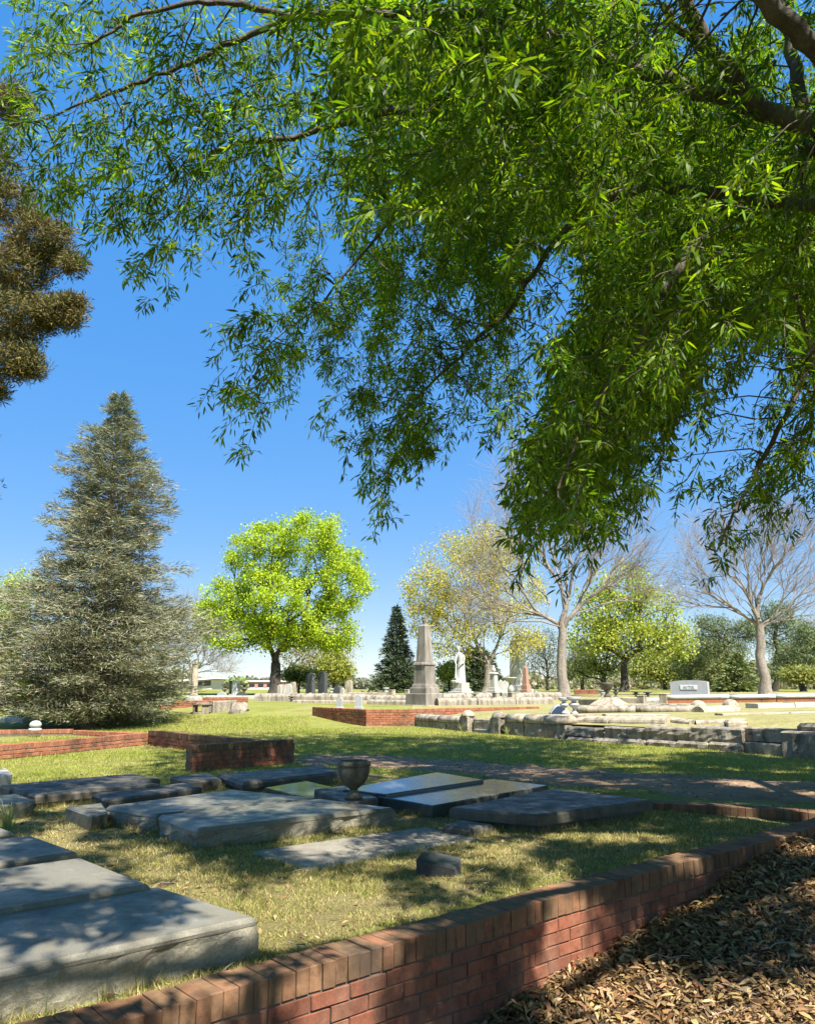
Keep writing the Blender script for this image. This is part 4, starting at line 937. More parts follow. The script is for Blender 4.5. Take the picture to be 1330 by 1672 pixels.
# ------------------------------------------------------------------ vegetation generators
def unit(v): return v / (np.linalg.norm(v, axis=-1, keepdims=True) + 1e-9)
def rand_dirs(rg, n): return unit(rg.normal(size=(n, 3)))
def leaf_quads(pos, dr, ln, wd, nrm):
    """four-point leaf blades: base, two shoulders, tip"""
    dr = unit(dr); sd_ = unit(np.cross(dr, nrm)); n = len(pos)
    a = pos; c = pos + dr * ln[:, None]; m = pos + dr * (ln * .45)[:, None]
    V = np.stack([a, m + sd_ * (wd / 2)[:, None], c, m - sd_ * (wd / 2)[:, None]], 1).reshape(-1, 3)
    i = np.arange(n)[:, None] * 4; return V, i + np.array([[0, 1, 2, 3]])
def leaf_lance(pos, dr, ln, wd, nrm, curl=.12):
    """lance-shaped leaf of three faces, bent down along its length"""
    dr = unit(dr); sd_ = unit(np.cross(dr, nrm)); up = unit(np.cross(sd_, dr)); n = len(pos)
    def at(k, w, b): return pos + dr * (ln * k)[:, None] + sd_ * (wd * w)[:, None] - up * (ln * b * curl)[:, None]
    V = np.stack([at(0, 0, 0), at(.3, .46, .1), at(.3, -.46, .1), at(.66, .40, .55), at(.66, -.40, .55), at(1, 0, 1.3)], 1).reshape(-1, 3)
    i = np.arange(n)[:, None] * 6
    T = np.concatenate([i + np.array([[0, 1, 2]]), i + np.array([[1, 3, 2]]), i + np.array([[2, 3, 4]]), i + np.array([[3, 5, 4]])])
    return V, T
def col_var(rg, n, cols, amt=.18, per=4):
    cols = np.array(cols); k = rg.integers(0, len(cols), n); c = cols[k] * (1 + amt * rg.normal(size=(n, 1))) * (1 + .06 * rg.normal(size=(n, 3)))
    return np.repeat(np.clip(c, .004, 1), per, axis=0)
def attract(rg, base, trunk_top, tips, beta=.55, bend=.35, step=.5, first=.55, lean=None, maxseg=9):
    """tips joined one by one to the nearest part of the growing skeleton; returns chains with radii weights"""
    k = 8; tr = np.stack([base + (trunk_top - base) * (i / (k - 1)) for i in range(k)])
    tr[1:-1, :2] += rg.normal(size=(k - 2, 2)) * .03 * np.linalg.norm(trunk_top - base) * .5
    nodes = [*tr]; plen = list(np.linspace(0, np.linalg.norm(trunk_top - base), k)); par = [-1] + list(range(k - 1)); dirs = [unit(trunk_top - base)] * k
    N = np.zeros((len(tips) * (maxseg + 1) + k, 3)); PL = np.zeros(len(N)); DR = np.zeros_like(N); PA = np.full(len(N), -1); W = np.zeros(len(N))
    N[:k] = tr; PL[:k] = plen; DR[:k] = dirs; PA[1:k] = np.arange(k - 1); n = k; f0 = max(1, int(k * first))
    chains = []
    order = np.argsort(np.linalg.norm(tips - trunk_top, axis=1))
    for ti in order:
        tp = tips[ti]; dd = np.linalg.norm(N[f0:n] - tp, axis=1); cost = dd + beta * PL[f0:n]
        j = int(np.argmin(cost)) + f0; d = np.linalg.norm(N[j] - tp)
        m = int(min(maxseg, max(2, round(d / step)))); p0 = N[j]; p1 = p0 + DR[j] * d * bend
        idx = [j]
        for i in range(1, m + 1):
            t = i / m; q = (1 - t) ** 2 * p0 + 2 * t * (1 - t) * p1 + t * t * tp
            if i < m: q = q + rg.normal(size=3) * d * .025
            N[n] = q; PA[n] = idx[-1]; v = q - N[idx[-1]]; L = np.linalg.norm(v); DR[n] = v / (L + 1e-9); PL[n] = PL[idx[-1]] + L; idx.append(n); n += 1
        chains.append(idx)
    W[[c[-1] for c in chains]] = 1
    for i in range(n - 1, 0, -1): W[PA[i]] += W[i]
    return N[:n], W[:n], [list(range(k))] + chains
def tree_meshes(t, N, W, chains, r_tip, expo, mat, mat2=None, split=None, flare=1.6, base_r=None, twigs=0, rg=None, twl=1.0):
    rad = r_tip * np.maximum(W, 1) ** (1 / expo)
    if base_r: rad[chains[0]] = np.maximum(rad[chains[0]], np.linspace(base_r, base_r * .72, len(chains[0])))
    big, small = [], []
    for ci, c in enumerate(chains):
        pts = N[c]; r = rad[c].copy()
        if ci == 0: r[0] *= flare; r[1] *= 1 + (flare - 1) * .25
        else: r[0] = min(r[0], r[1] * 1.25); r[-1] *= .5
        (small if split and r[0] < split else big).append((pts, r))
        if twigs and ci and r[0] < .06:
            for _ in range(twigs):
                k = rg.integers(max(1, len(c) // 2), len(c)); o = N[c[k]]; ax = N[c[-1]] - N[c[0]]; ax = ax / (np.linalg.norm(ax) + 1e-9)
                v = ax * .75 + rg.normal(size=3) * .42 + np.array([0, 0, .18]); v /= np.linalg.norm(v); L = twl * rg.uniform(.5, 1.3); q = o + v * L * .5 + rg.normal(size=3) * .05 * L
                small.append((np.stack([o, q, o + v * L + rg.normal(size=3) * .08 * L + np.array([0, 0, .06 * L])]), np.array([r_tip * .75, r_tip * .6, r_tip * .35])))
    sf = lambda r: 12 if r > .12 else 6 if r > .04 else 4 if r > .02 else 3
    if big:
        v, q = tubes(big, sf); mk_np('trunk', v, q, mat, t, smooth_=True)
    if small:
        v, q = tubes(small, sf); mk_np('twigs', v, q, mat2 or mat, t)['kind'] = 'stuff'
    return rad
def ell_pts(rg, n, c, r, shell=.35, zmin=None):
    d = rand_dirs(rg, n); k = (shell + (1 - shell) * rg.random(n)) ** (1 / 2.2); return np.array(c) + d * np.array(r) * k[:, None]
def px_c(px, py, d): return np.array(D(px, py, d))
def broad_tree(name, label, px, d, fork_y, lobes, ntip, seed, base_r, mat, leaf_cols=None, leaves=0, lsize=.14, lw=.8, clump=.35, beta=.5, bend=.35, r_tip=.012, expo=2.3, bark2=None, split=None, group=None, lean=0, first=.6, leafmat=None, step=.6, cat='tree', base_off=0, twigs=0, twl=1.0):
    """lobes = [(px, py, rx_px, ry_px, weight)] crown envelope in the photograph's columns, given real size at distance d"""
    rg = np.random.default_rng(seed); k = d / F
    b = base_pt(px, d); base = np.array(b) - np.array([0, 0, .1]); top = px_c(px + lean, fork_y, d)
    t = thing(name, label, cat, b, group)
    wts = np.array([l[4] for l in lobes], float); wts /= wts.sum(); tips = []
    for (lx, ly, rx, ry, w), ww in zip(lobes, wts):
        tips.append(ell_pts(rg, max(3, int(ntip * ww)), px_c(lx, ly, d), (rx * k, (rx + ry) * .5 * k, ry * k), .25))
    tips = np.concatenate(tips); tips = tips[tips[:, 2] > base[2] + 1.2]
    N, W, ch = attract(rg, base, top, tips, beta, bend, step, first)
    tree_meshes(t, N, W, ch, r_tip, expo, mat, bark2, split, base_r=base_r, twigs=twigs, rg=rg, twl=twl)
    if leaves:
        per = max(1, leaves // len(tips)); n = per * len(tips)
        pos = np.repeat(tips, per, 0) + rg.normal(size=(n, 3)) * clump * np.array([1, 1, .8])
        dr = rand_dirs(rg, n) + np.array([0, 0, -.3]); ln = lsize * rg.uniform(.6, 1.4, n)
        V, Q = leaf_quads(pos, dr, ln, ln * lw, rand_dirs(rg, n) + np.array([0, 0, .8]))
        mk_np('crown', V, Q, leafmat or M_leaf, t, col_var(rg, n, leaf_cols, .16))['kind'] = 'stuff'
    return t
def fir(name, label, px, d, top_y, prof, nb, seed, cols, blades=22, bl=.30, bw=.05, mat=M_need, droop=.1, up=.25, trunk_r=.2, bark=M_barkd, base_y=None, lean=0, group=None, inner=.15, top_cols=None, top_from=.6, tip_up=.0, cat='tree', ragged=.2, flat=.05, side=.30, kpow=1.15, asym=0.0):
    """conifer: branches round a leader, each carrying sprays of needles. prof(k) = crown radius (m) at height k 0..1"""
    rg = np.random.default_rng(seed); b = base_pt(px, d); top = px_c(px + lean, top_y, d); h = top[2] - b.z
    t = thing(name, label, cat, b, group)
    ax = lambda k: np.array([b.x + (top[0] - b.x) * k, b.y, b.z + h * k])
    v, q = tubes([(np.stack([ax(k) for k in np.linspace(-.02, .97, 8)]), np.linspace(trunk_r, .015, 8))], lambda r: 8); mk_np('trunk', v, q, bark, t)
    chains, P_, Dd, K_ = [], [], [], []
    for i in range(nb):
        k = (i + rg.random()) / nb; k = k ** kpow * .985 + .005; a = i * 2.39996 + rg.normal() * .3; L = prof(k) * (1 + ragged * (rg.random() - .75) * (2.2 if rg.random() < .3 else 1))
        L *= 1 + asym * noise.noise(Vector((math.cos(a) * 1.1, math.sin(a) * 1.1, k * 7.0)))
        o = np.array([math.cos(a), math.sin(a), 0]); tt = np.linspace(0, 1, 6)[:, None]
        pts = ax(k) + o * L * tt + np.array([0, 0, 1]) * L * (up * tt - droop * tt ** 2 * 2 + tip_up * tt ** 3)
        pts += rg.normal(size=pts.shape) * .02 * L
        chains.append((pts, np.linspace(.012 + .012 * L, .004, 6)))
        m = max(4, int(blades * (L + .3))); tb = inner + (1 - inner) * rg.random(m) ** .75
        pb = np.stack([np.interp(tb, tt[:, 0], pts[:, c]) for c in range(3)], 1)
        sdv = np.array([-o[1], o[0], 0]); w = rg.uniform(-1, 1, m)
        pb += sdv * (w * (L * side) * (1 - .6 * tb))[:, None] + rg.normal(size=(m, 3)) * np.array([.05, .05, flat]) * (L ** .5)
        dv = o * .8 + sdv * np.sign(w)[:, None] * .55 + np.array([0, 0, .12]) + rg.normal(size=(m, 3)) * .38
        P_.append(pb); Dd.append(dv); K_.append(np.full(m, k))
    v, q = tubes(chains, lambda r: 3); mk_np('branches', v, q, bark, t)
    pos, dv, kk = np.concatenate(P_), np.concatenate(Dd), np.concatenate(K_); n = len(pos)
    ln = bl * rg.uniform(.6, 1.4, n); V, Q = leaf_quads(pos, dv, ln, bw * rg.uniform(.7, 1.3, n), rand_dirs(rg, n))
    c = col_var(rg, n, cols, .2, 1)
    if top_cols is not None:
        c2 = col_var(rg, n, top_cols, .2, 1); f = np.clip((kk - top_from) / .2 + rg.normal(size=n) * .25, 0, 1)[:, None]; c = c * (1 - f) + c2 * f
    mk_np('crown', V, Q, mat, t, np.repeat(c, 4, 0))['kind'] = 'stuff'
    return t

# ------------------------------------------------------------------ background trees
YG = [(.37, .50, .03), (.41, .53, .035), (.31, .45, .03), (.44, .53, .045)]
broad_tree('maple_tree', 'bright yellow-green maple with a full round crown and dark trunk', 450, 45, 1082,
           [(505, 880, 62, 44, 3), (425, 905, 55, 50, 3), (365, 985, 42, 45, 2), (560, 950, 42, 62, 3), (460, 980, 90, 60, 5), (400, 1030, 60, 36, 2.2), (530, 1030, 55, 36, 2.2), (345, 1010, 22, 40, .8), (470, 1045, 50, 22, 1)],
           520, 11, .36, M_barkd, YG, 64000, .11, .95, .25, beta=.5, r_tip=.014)
broad_tree('yellow_tree', 'sparse tree with pale yellow spring leaves behind the statue', 797, 55, 1085,
           [(740, 930, 70, 60, 3), (800, 900, 60, 50, 3), (700, 970, 45, 45, 2), (840, 960, 50, 60, 2.5), (770, 1000, 70, 45, 3), (690, 1010, 35, 30, 1), (840, 1045, 45, 22, 1), (735, 1050, 45, 24, 1)],
           620, 12, .38, M_barkg, [(.50, .48, .09), (.54, .50, .11), (.40, .44, .07), (.56, .48, .11)], 30000, .115, .9, .34, r_tip=.010, first=.7, beta=.65, twigs=3, twl=.9)
broad_tree('bare_tree', 'tall bare fan-shaped tree with a thick grey trunk at centre right', 917, 40, 1015,
           [(915, 800, 95, 95, 3), (825, 850, 65, 80, 3), (790, 960, 55, 60, 2), (1005, 870, 70, 90, 3), (1050, 940, 40, 55, 1.6), (920, 880, 110, 60, 2), (860, 760, 60, 60, 1.5), (960, 930, 60, 50, 1), (800, 1000, 50, 25, .8)],
           900, 13, .27, M_barkg, beta=.80, bend=.30, r_tip=.0095, expo=2.25, bark2=M_twig, split=.045, first=.8, step=.7, twigs=4, twl=1.3)
broad_tree('bare_tree', 'bare spreading tree with a leaning trunk near the right edge', 1248, 42, 1018,
           [(1235, 880, 85, 55, 3), (1150, 900, 55, 65, 2.4), (1300, 900, 60, 80, 3), (1120, 965, 40, 35, 1.2), (1330, 980, 50, 50, 1.5), (1200, 960, 60, 40, 1.4), (1250, 850, 60, 35, 1)],
           760, 14, .29, M_barkg, beta=.78, bend=.30, r_tip=.0095, expo=2.25, bark2=M_twig, split=.045, first=.75, step=.7, lean=-9, twigs=4, twl=1.3)
broad_tree('green_tree', 'fresh green broadleaf tree between the two bare trees', 1018, 60, 1085,
           [(1020, 960, 45, 40, 2), (985, 1000, 50, 45, 2.5), (1065, 1000, 45, 50, 2.5), (1100, 1045, 32, 30, 1.4), (1030, 1040, 60, 36, 3), (960, 1040, 35, 30, 1.4)],
           420, 15, .32, M_barkd, [(.34, .42, .06), (.42, .47, .09), (.27, .36, .05), (.46, .48, .12)], 17000, .17, .9, .42, r_tip=.018)
broad_tree('bare_tree', 'thin bare grey tree behind the broken column', 312, 60, 1098,
           [(310, 1020, 38, 45, 3), (345, 1050, 30, 35, 2), (280, 1030, 20, 40, 1), (360, 1085, 30, 16, 1)], 300, 16, .2, M_barkg, beta=.65, r_tip=.010, bark2=M_twig, split=.04, first=.6, twigs=6, twl=1.4)
broad_tree('budding_tree', 'grey budding tree with pale trunk behind the maple', 477, 58, 1090,
           [(520, 1050, 42, 42, 3), (550, 1060, 28, 42, 2), (500, 1085, 30, 25, 1.5), (470, 1055, 20, 30, 1)], 420, 17, .36, M_barkg, [(.36, .34, .16), (.42, .38, .22), (.32, .30, .17)], 9000, .10, .8, .4, r_tip=.012)
broad_tree('green_shrub', 'yellow-green shrub behind the tall dark tablets', 545, 52, 1115, [(545, 1095, 24, 30, 3), (530, 1110, 20, 16, 1.5), (560, 1108, 14, 18, 1)], 160, 18, .08, M_barkd, [(.26, .30, .06), (.34, .36, .08)], 7000, .12, .9, .28, cat='shrub')
broad_tree('green_shrub', 'dark green hedge bush right of the maple trunk', 488, 50, 1120, [(488, 1112, 34, 18, 3), (440, 1122, 10, 10, .6)], 120, 19, .08, M_barkd, [(.14, .17, .05), (.20, .24, .06)], 6000, .12, .9, .25, cat='shrub')
DG = [(.075, .11, .06), (.10, .135, .07), (.06, .09, .055), (.13, .15, .06)]
fir('fir_tree', 'dark green young fir left of the obelisk', 647, 56, 990, lambda k: 1.95 * (1 - k) ** 1.05 + .03, 210, 21, DG, 44, .34, .055, droop=.12, up=.25, trunk_r=.12, ragged=.45)
fir('fir_tree', 'dark fir behind the statue and yellow tree', 776, 66, 1058, lambda k: 2.6 * (1 - k) ** .5 + .1, 150, 22, DG, 46, .4, .09, droop=.14, up=.2, trunk_r=.12)
broad_tree('green_shrub', 'light green bush left of the statue pedestal', 733, 58, 1118, [(733, 1103, 17, 18, 3)], 110, 23, .07, M_barkd, [(.24, .32, .07), (.32, .40, .10)], 5000, .13, .9, .26, cat='shrub')
broad_tree('grey_tree', 'bluish twiggy tree left of the big bare trunk', 893, 75, 1095, [(890, 1050, 25, 28, 2), (880, 1075, 30, 24, 2), (905, 1090, 20, 20, 1)], 300, 24, .14, M_barkd, [(.16, .19, .13), (.20, .22, .17)], 4500, .12, .8, .4, r_tip=.012)
broad_tree('twisted_tree', 'dark twisted low tree left of the green tree', 985, 62, 1105, [(985, 1085, 30, 20, 2), (955, 1090, 22, 18, 1.4), (1005, 1070, 24, 22, 1)], 200, 25, .2, M_barkd, [(.24, .30, .07), (.30, .36, .09)], 2500, .14, .9, .4, r_tip=.02)
PN = [(.15, .19, .07), (.19, .22, .09), (.11, .15, .065)]
def pine(label, px, d, fork_y, lobes, seed, n=9000, **kw):
    return broad_tree('pine_tree', label, px, d, fork_y, lobes, 170, seed, .2, M_barkd, PN, n, .30, .16, .34, beta=.35, r_tip=.022, leafmat=M_need, first=.35, group='pines behind the right bare tree', **kw)
pine('loose pine left of the right bare trunk', 1186, 68, 1030, [(1165, 1020, 28, 18, 2), (1215, 1030, 28, 20, 2), (1185, 1060, 36, 20, 2), (1150, 1050, 20, 20, 1)], 31)
pine('tall dark-stemmed pine right of the right bare trunk', 1263, 70, 1010, [(1265, 1005, 38, 22, 3), (1300, 1030, 32, 24, 2), (1240, 1040, 24, 24, 1), (1285, 1060, 36, 20, 2)], 32)
pine('dense pine at the right edge of the picture', 1310, 64, 1060, [(1310, 1070, 36, 26, 3), (1290, 1095, 36, 22, 3), (1325, 1040, 22, 26, 2)], 33, 12000)
pine('bushy dark pine behind the grey headstone', 1125, 72, 1070, [(1125, 1085, 26, 28, 3), (1145, 1060, 20, 26, 1.5), (1110, 1060, 18, 24, 1)], 34)
fir('spruce_tree', 'small spruce left of the right bare trunk', 1202, 58, 1068, lambda k: 1.7 * (1 - k) ** .8 + .05, 130, 35, [(.16, .20, .07), (.20, .23, .09)], 34, .34, .08, trunk_r=.08)
broad_tree('green_shrub', 'low yellow-green bush at the right edge under the pines', 1305, 52, 1118, [(1305, 1110, 26, 14, 3), (1330, 1112, 18, 14, 1)], 120, 36, .07, M_barkd, [(.24, .27, .08), (.30, .32, .10)], 5000, .13, .9, .26, cat='shrub')
broad_tree('green_tree', 'pale green tree at the left edge behind the conifer', 8, 62, 1090, [(15, 985, 34, 40, 3), (-10, 1040, 40, 60, 3), (40, 955, 28, 26, 1)], 300, 37, .24, M_barkd, [(.34, .42, .12), (.42, .46, .16)], 9000, .15, .9, .42, r_tip=.014)
broad_tree('green_shrub', 'olive clipped bush at the far left behind the pale monument', 2, 40, 1125, [(-4, 1085, 34, 38, 3)], 160, 38, .1, M_barkd, [(.30, .31, .11), (.36, .36, .15)], 7000, .12, .9, .26, cat='shrub')
# far woods beyond the hill, one mass
rg = np.random.default_rng(50)
def far_wood(label, xs, d, ytop, cols, n, seed, leaf=.5):
    rg = np.random.default_rng(seed); a, b_ = D(xs[0], 1118, d).x, D(xs[1], 1118, d).x; x = rg.uniform(a, b_, n); zt = D(0, ytop, d).z
    top = np.array([zt * (.72 + .5 * (noise.noise(Vector((q * .12, seed, 0))) + .5 * noise.noise(Vector((q * .4, seed, 3))))) for q in x])
    z = -3 + (top + 3) * rg.random(n) ** .6; pos = np.stack([x, d + rg.uniform(-4, 4, n), z], 1)
    ln = leaf * rg.uniform(.6, 1.5, n); V, Q = leaf_quads(pos, rand_dirs(rg, n), ln, ln * .9, rand_dirs(rg, n))
    o = mk_np('far_wood', V, Q, M_leaf, None, col_var(rg, n, cols, .2)); tag(o, label, 'woods', kind='stuff')
far_wood('dim line of distant woods along the horizon', (-200, 1530), 260, 1101, [(.20, .22, .14), (.26, .26, .18), (.22, .22, .17)], 34000, 1, .9)
far_wood('brown thicket beyond the graves on the right', (860, 1420), 105, 1094, [(.30, .29, .19), (.26, .28, .14), (.34, .31, .23)], 22000, 2, .45)
far_wood('grey-green woods behind the right-hand trees', (930, 1460), 135, 1066, [(.20, .23, .13), (.25, .27, .15), (.27, .26, .19), (.16, .20, .10)], 26000, 4, .6)
far_wood('pale scrubby trees left of the cream building', (-120, 300), 120, 1085, [(.28, .30, .16), (.24, .28, .13)], 9000, 5, .5)
broad_tree('green_tree', 'yellow-green bushy tree low behind the green tree', 1085, 84, 1105, [(1085, 1080, 34, 30, 3), (1050, 1090, 28, 24, 2), (1110, 1095, 22, 22, 1)], 240, 40, .2, M_barkd, [(.32, .36, .09), (.38, .40, .13), (.26, .30, .08)], 9000, .2, .9, .5, r_tip=.02)
broad_tree('twisted_tree', 'grey leafless thicket tree left of the green tree trunk', 950, 78, 1108, [(950, 1080, 26, 30, 2), (935, 1095, 20, 18, 1), (965, 1060, 20, 22, 1)], 260, 41, .16, M_barkd, [(.22, .26, .10), (.28, .30, .14)], 3500, .16, .9, .5, r_tip=.016, twigs=3, twl=1.2)
broad_tree('green_tree', 'hazy olive tree in the gap right of the headstone', 1160, 96, 1105, [(1160, 1085, 24, 26, 2), (1180, 1070, 20, 22, 1)], 200, 42, .2, M_barkd, [(.24, .27, .12), (.28, .30, .15)], 5000, .24, .9, .5, r_tip=.02)
far_wood('light green thicket beyond the cream building', (340, 400), 150, 1106, [(.26, .34, .12), (.32, .38, .14)], 2600, 3, .6)

# ------------------------------------------------------------------ the big grey cedar on the left
CT = [(0, 2.5), (.05, 2.9), (.165, 3.15), (.30, 2.75), (.36, 2.2), (.44, 1.85), (.53, 1.78), (.62, 1.62), (.71, 1.42), (.78, 1.25), (.84, 1.0), (.88, .62), (.93, .46), (.97, .30), (1.0, .04)]
def cprof(k): return float(np.interp(k, [c[0] for c in CT], [c[1] for c in CT])) * (1 + .16 * noise.noise(Vector((k * 30, 2.2, 0))))
GC = [(.25, .24, .16), (.31, .29, .20), (.20, .205, .125), (.22, .23, .125), (.14, .165, .09)]
fir('cedar_tree', 'large grey half-bare cedar reaching from the lawn at left', 152, 24.5, 640, cprof, 480, 61, GC, 140, .22, .021, droop=.22, up=.42, trunk_r=.26, bark=M_twig, lean=46, inner=.16,
    top_cols=[(.13, .17, .10), (.18, .21, .13), (.26, .26, .17)], top_from=.72, tip_up=.16, ragged=.5, flat=.05, side=.36, kpow=1.45, asym=.42)
broad_tree('green_shrub', 'small bright green bush at the foot of the big cedar', 45, 22.8, 1180, [(42, 1160, 22, 20, 3), (58, 1172, 18, 12, 1.5), (35, 1140, 12, 14, .8)], 150, 62, .03, M_barkd, [(.26, .34, .05), (.36, .42, .07), (.12, .18, .04)], 5200, .075, .75, .10, cat='shrub', r_tip=.006, step=.2)

# ------------------------------------------------------------------ juniper leaning in at the upper left
def juniper():
    rg = np.random.default_rng(71); d = 12.5; x = D(-95, 1118, d).x; b = Vector((x, d, GZ(x, d)))
    t = thing('juniper_tree', 'tall brown-green juniper reaching in at the upper left edge', 'tree', b)
    k = d / F
    lobes = [(20, 170, 40, 40, 1.6), (-30, 260, 80, 60, 2.5), (70, 390, 62, 44, 3), (30, 440, 60, 50, 3), (95, 510, 46, 32, 2.2), (30, 520, 60, 50, 3), (25, 590, 50, 34, 1.8), (-10, 640, 28, 16, .8), (10, 330, 60, 40, 2), (-120, 300, 120, 160, 4), (-120, 520, 120, 150, 4), (-110, 760, 110, 130, 3), (115, 430, 26, 24, .8), (120, 495, 22, 14, .6), (50, 600, 30, 20, .7), (-90, 80, 60, 110, 2)]
    wts = np.array([l[4] for l in lobes]); wts = wts / wts.sum(); tips = []
    for (lx, ly, rx, ry, w), ww in zip(lobes, wts): tips.append(ell_pts(rg, int(2800 * ww), px_c(lx, ly, d), (rx * k, (rx + ry) * .5 * k, ry * k), .2))
    tips = np.concatenate(tips); top = px_c(-95, 40, d)
    N, W, ch = attract(rg, np.array(b) - np.array([0, 0, .1]), top, tips, .5, .3, .4, .12)
    tree_meshes(t, N, W, ch, .006, 2.3, M_barkg, base_r=.24)
    per = 28; n = per * len(tips); cl = np.repeat(rg.normal(size=(len(tips), 3)) * .0, per, 0)
    off = rg.normal(size=(n, 3)); off *= (rg.random((n, 1)) ** .4) / (np.linalg.norm(off, axis=1, keepdims=True)) * .115
    pos = np.repeat(tips, per, 0) + off * np.array([1.1, 1.1, .75]); dr = unit(off) * .8 + np.array([0, 0, .25]) + rg.normal(size=(n, 3)) * .5
    ln = .10 * rg.uniform(.6, 1.4, n); V, Q = leaf_quads(pos, dr, ln, .016 * rg.uniform(.7, 1.4, n), rand_dirs(rg, n))
    tc = np.repeat(rg.random(len(tips)), per)[:, None]
    c = np.array([.10, .11, .035]) * (1 - tc) + np.array([.185, .135, .045]) * tc; c = np.clip(c * (1 + .2 * rg.normal(size=(n, 1))), .01, 1)
    mk_np('crown', V, Q, M_need, t, np.repeat(c, 4, 0))['kind'] = 'stuff'
juniper()
# ------------------------------------------------------------------ the willow oak overhead
MASK = [  # 50-pixel cells of the photograph, density 0..9, rows from the top
 "566635445799999999999564676",
 "576555367999999999999865745",
 "354266667888899999999988745",
 "533468867888799999999999867",
 "645555568765778999999999999",
 "366776777657789999999999999",
 "067777777656789999999999999",
 "001455566445668988799999999",
 "000165304135767876379999999",
 "000011002436766673289999999",
 "000000005666555663399999998",
 "000000026644655662799996457",
 "000000046332665651899974246",
 "000000014013665243999741146",
 "000000001001673037997421266",
 "000000000001520008986322564",
 "000000000000300008885202654",
 "000000000000000005631003310",
 "000000000000000002100002000"]
def oak():
    rg = np.random.default_rng(101)
    tx, ty = 5.6, 4.6; b = Vector((tx, ty, .2)); t = thing('oak_tree', 'large leafy willow oak arching over the top of the picture from the right', 'tree', b)
    def dep(x, y):
        if x < 430: return (5.0, 6.8) if y < 330 else (5.6, 7.2)
        if y < 170 and x < 960: return (2.7, 6.5)
        if y < 330 and x < 960: return (3.6, 8.5)
        if x < 870: return (6.8, 9.6)
        if x < 1150: return (4.3, 8.0) if y > 420 else (3.8, 9.5)
        if y > 640: return (5.8, 8.0)
        return (3.8, 9.5)
    pos = []; deep = []
    for r, row in enumerate(MASK):
        for c, chv in enumerate(row):
            k = int(chv)
            if not k: continue
            lo, hi = dep(c * 50 + 25, r * 50 + 25)
            lam = {1: .12, 2: .26, 3: .45, 4: .68, 5: .95, 6: 1.3, 7: 1.8, 8: 2.35, 9: 3.2}[k] * 2500
            if k == 9 and r < 5: lam *= .85
            if r >= 9 and k < 8: lam *= 1.35
            if r >= 9 and 7 < c < 17: lam *= 1.2
            acc = 0; ncl = 3 if k > 6 else 2
            cl = [(c * 50 + rg.uniform(2, 48), r * 50 + rg.uniform(-4, 40), lo + (hi - lo) * rg.random() ** .7) for _ in range(ncl)]
            while acc < lam:
                cx, cy, cd = cl[rg.integers(0, ncl)]
                if rg.random() < .45 and k > 5: cx, cy, cd = c * 50 + rg.uniform(0, 50), r * 50 + rg.uniform(-8, 42), lo + (hi - lo) * rg.random() ** .7
                dpt = max(2.5, cd + rg.normal() * .25); sg = 80 / dpt
                acc += 34 * .00043 * (F / dpt) ** 2
                pos.append(np.array(D(cx + rg.normal() * sg, cy + rg.normal() * sg, dpt)))
            if k >= 7 and c >= 11:                      # leaves added behind the crown to shade the path and lawn
                for _ in range(26 if k > 8 else 16):
                    deep.append(np.array(D(c * 50 + rg.uniform(0, 50), r * 50 + rg.uniform(0, 50), rg.uniform(hi - .3, 13.8))))
    n_in = len(pos)
    # unseen leaves above and beside the frame, shaped by where shade should fall
    def want_shade(q):
        x, y = q; tw_ = (Vector((x, y)) - WA).dot(WN)
        if y > 18.6 or y < -2: return .0
        if x < -3.2 and y > 9.6: return .03
        if x < -2.6 and y > 6.8: return .75
        if -2 < tw_ < 6 and y < 9 and tw_ > .1: return .44
        if tw_ > -.5 and y < 9: return .50
        if y > 9: return .95 if x > -2.4 else .25
        if x < -.9 and y < 5.0: return .60
        if x < -.2 and y < 6.3: return .40
        if x < .3 and y < 9: return .66
        return .82
    out = []; tries = 0
    while len(out) < 9500 and tries < 700000:
        tries += 1
        p = np.array([rg.uniform(-5, 12), rg.uniform(-6, 12.5), 0.]); rr = math.hypot(p[0] - tx + .8, p[1] - ty)
        if rr > 9.6: continue
        zt = 10.5 - .05 * rr ** 2; zl = 4.3 + .12 * max(0, 3 - rr); p[2] = zl + (zt - zl) * rg.random() ** 1.3
        k = (p[2] - .36) / SUN.z; q = (p[0] - SUN.x * k, p[1] - SUN.y * k); w = want_shade(q)
        g = noise.noise(Vector((q[0] * 1.1, q[1] * 1.1, 4.0))) + .7 * noise.noise(Vector((q[0] * 2.6, q[1] * 2.6, 9.0)))
        if rg.random() > np.clip((g + .26 + (w - .9)) * 5, 0, 1) * (1 if w > .1 else .12): continue
        v = p - np.array([0, 0, H]); f = v[1] * cp + v[2] * sp
        if f > .2:
            px = CX + F * v[0] / f; py = CY - F * (-v[1] * sp + v[2] * cp) / f
            mg = 60 + .55 * F / max(f, .3)
            if -mg < px < 1330 + mg and -mg < py < 1500: continue
        if math.hypot(p[0], p[1]) < 1.2 and p[2] < 4.2: continue
        out.append(p)
    pos = np.array(pos + deep + out); nb = len(pos); inn = np.arange(nb) < n_in; print('branchlets', n_in, len(deep), len(out))
    away = pos - np.array([tx, ty, 6.0]); away[:, 2] *= .2; away = unit(away)
    L = np.where(inn, rg.uniform(.18, .36, nb), rg.uniform(.45, .75, nb))
    dr = unit(away * .55 + rg.normal(size=(nb, 3)) * .55 + np.array([0, 0, -.12]))
    p0 = pos - dr * (L * .5)[:, None] + np.array([0, 0, .12]) * L[:, None]
    droop = rg.uniform(.25, .75, nb)
    nl = 34
    u = np.sort(rg.random((nb, nl)) ** .8, 1) * .92 + .08
    u[:, -7:] = rg.uniform(.9, 1.0, (nb, 7))
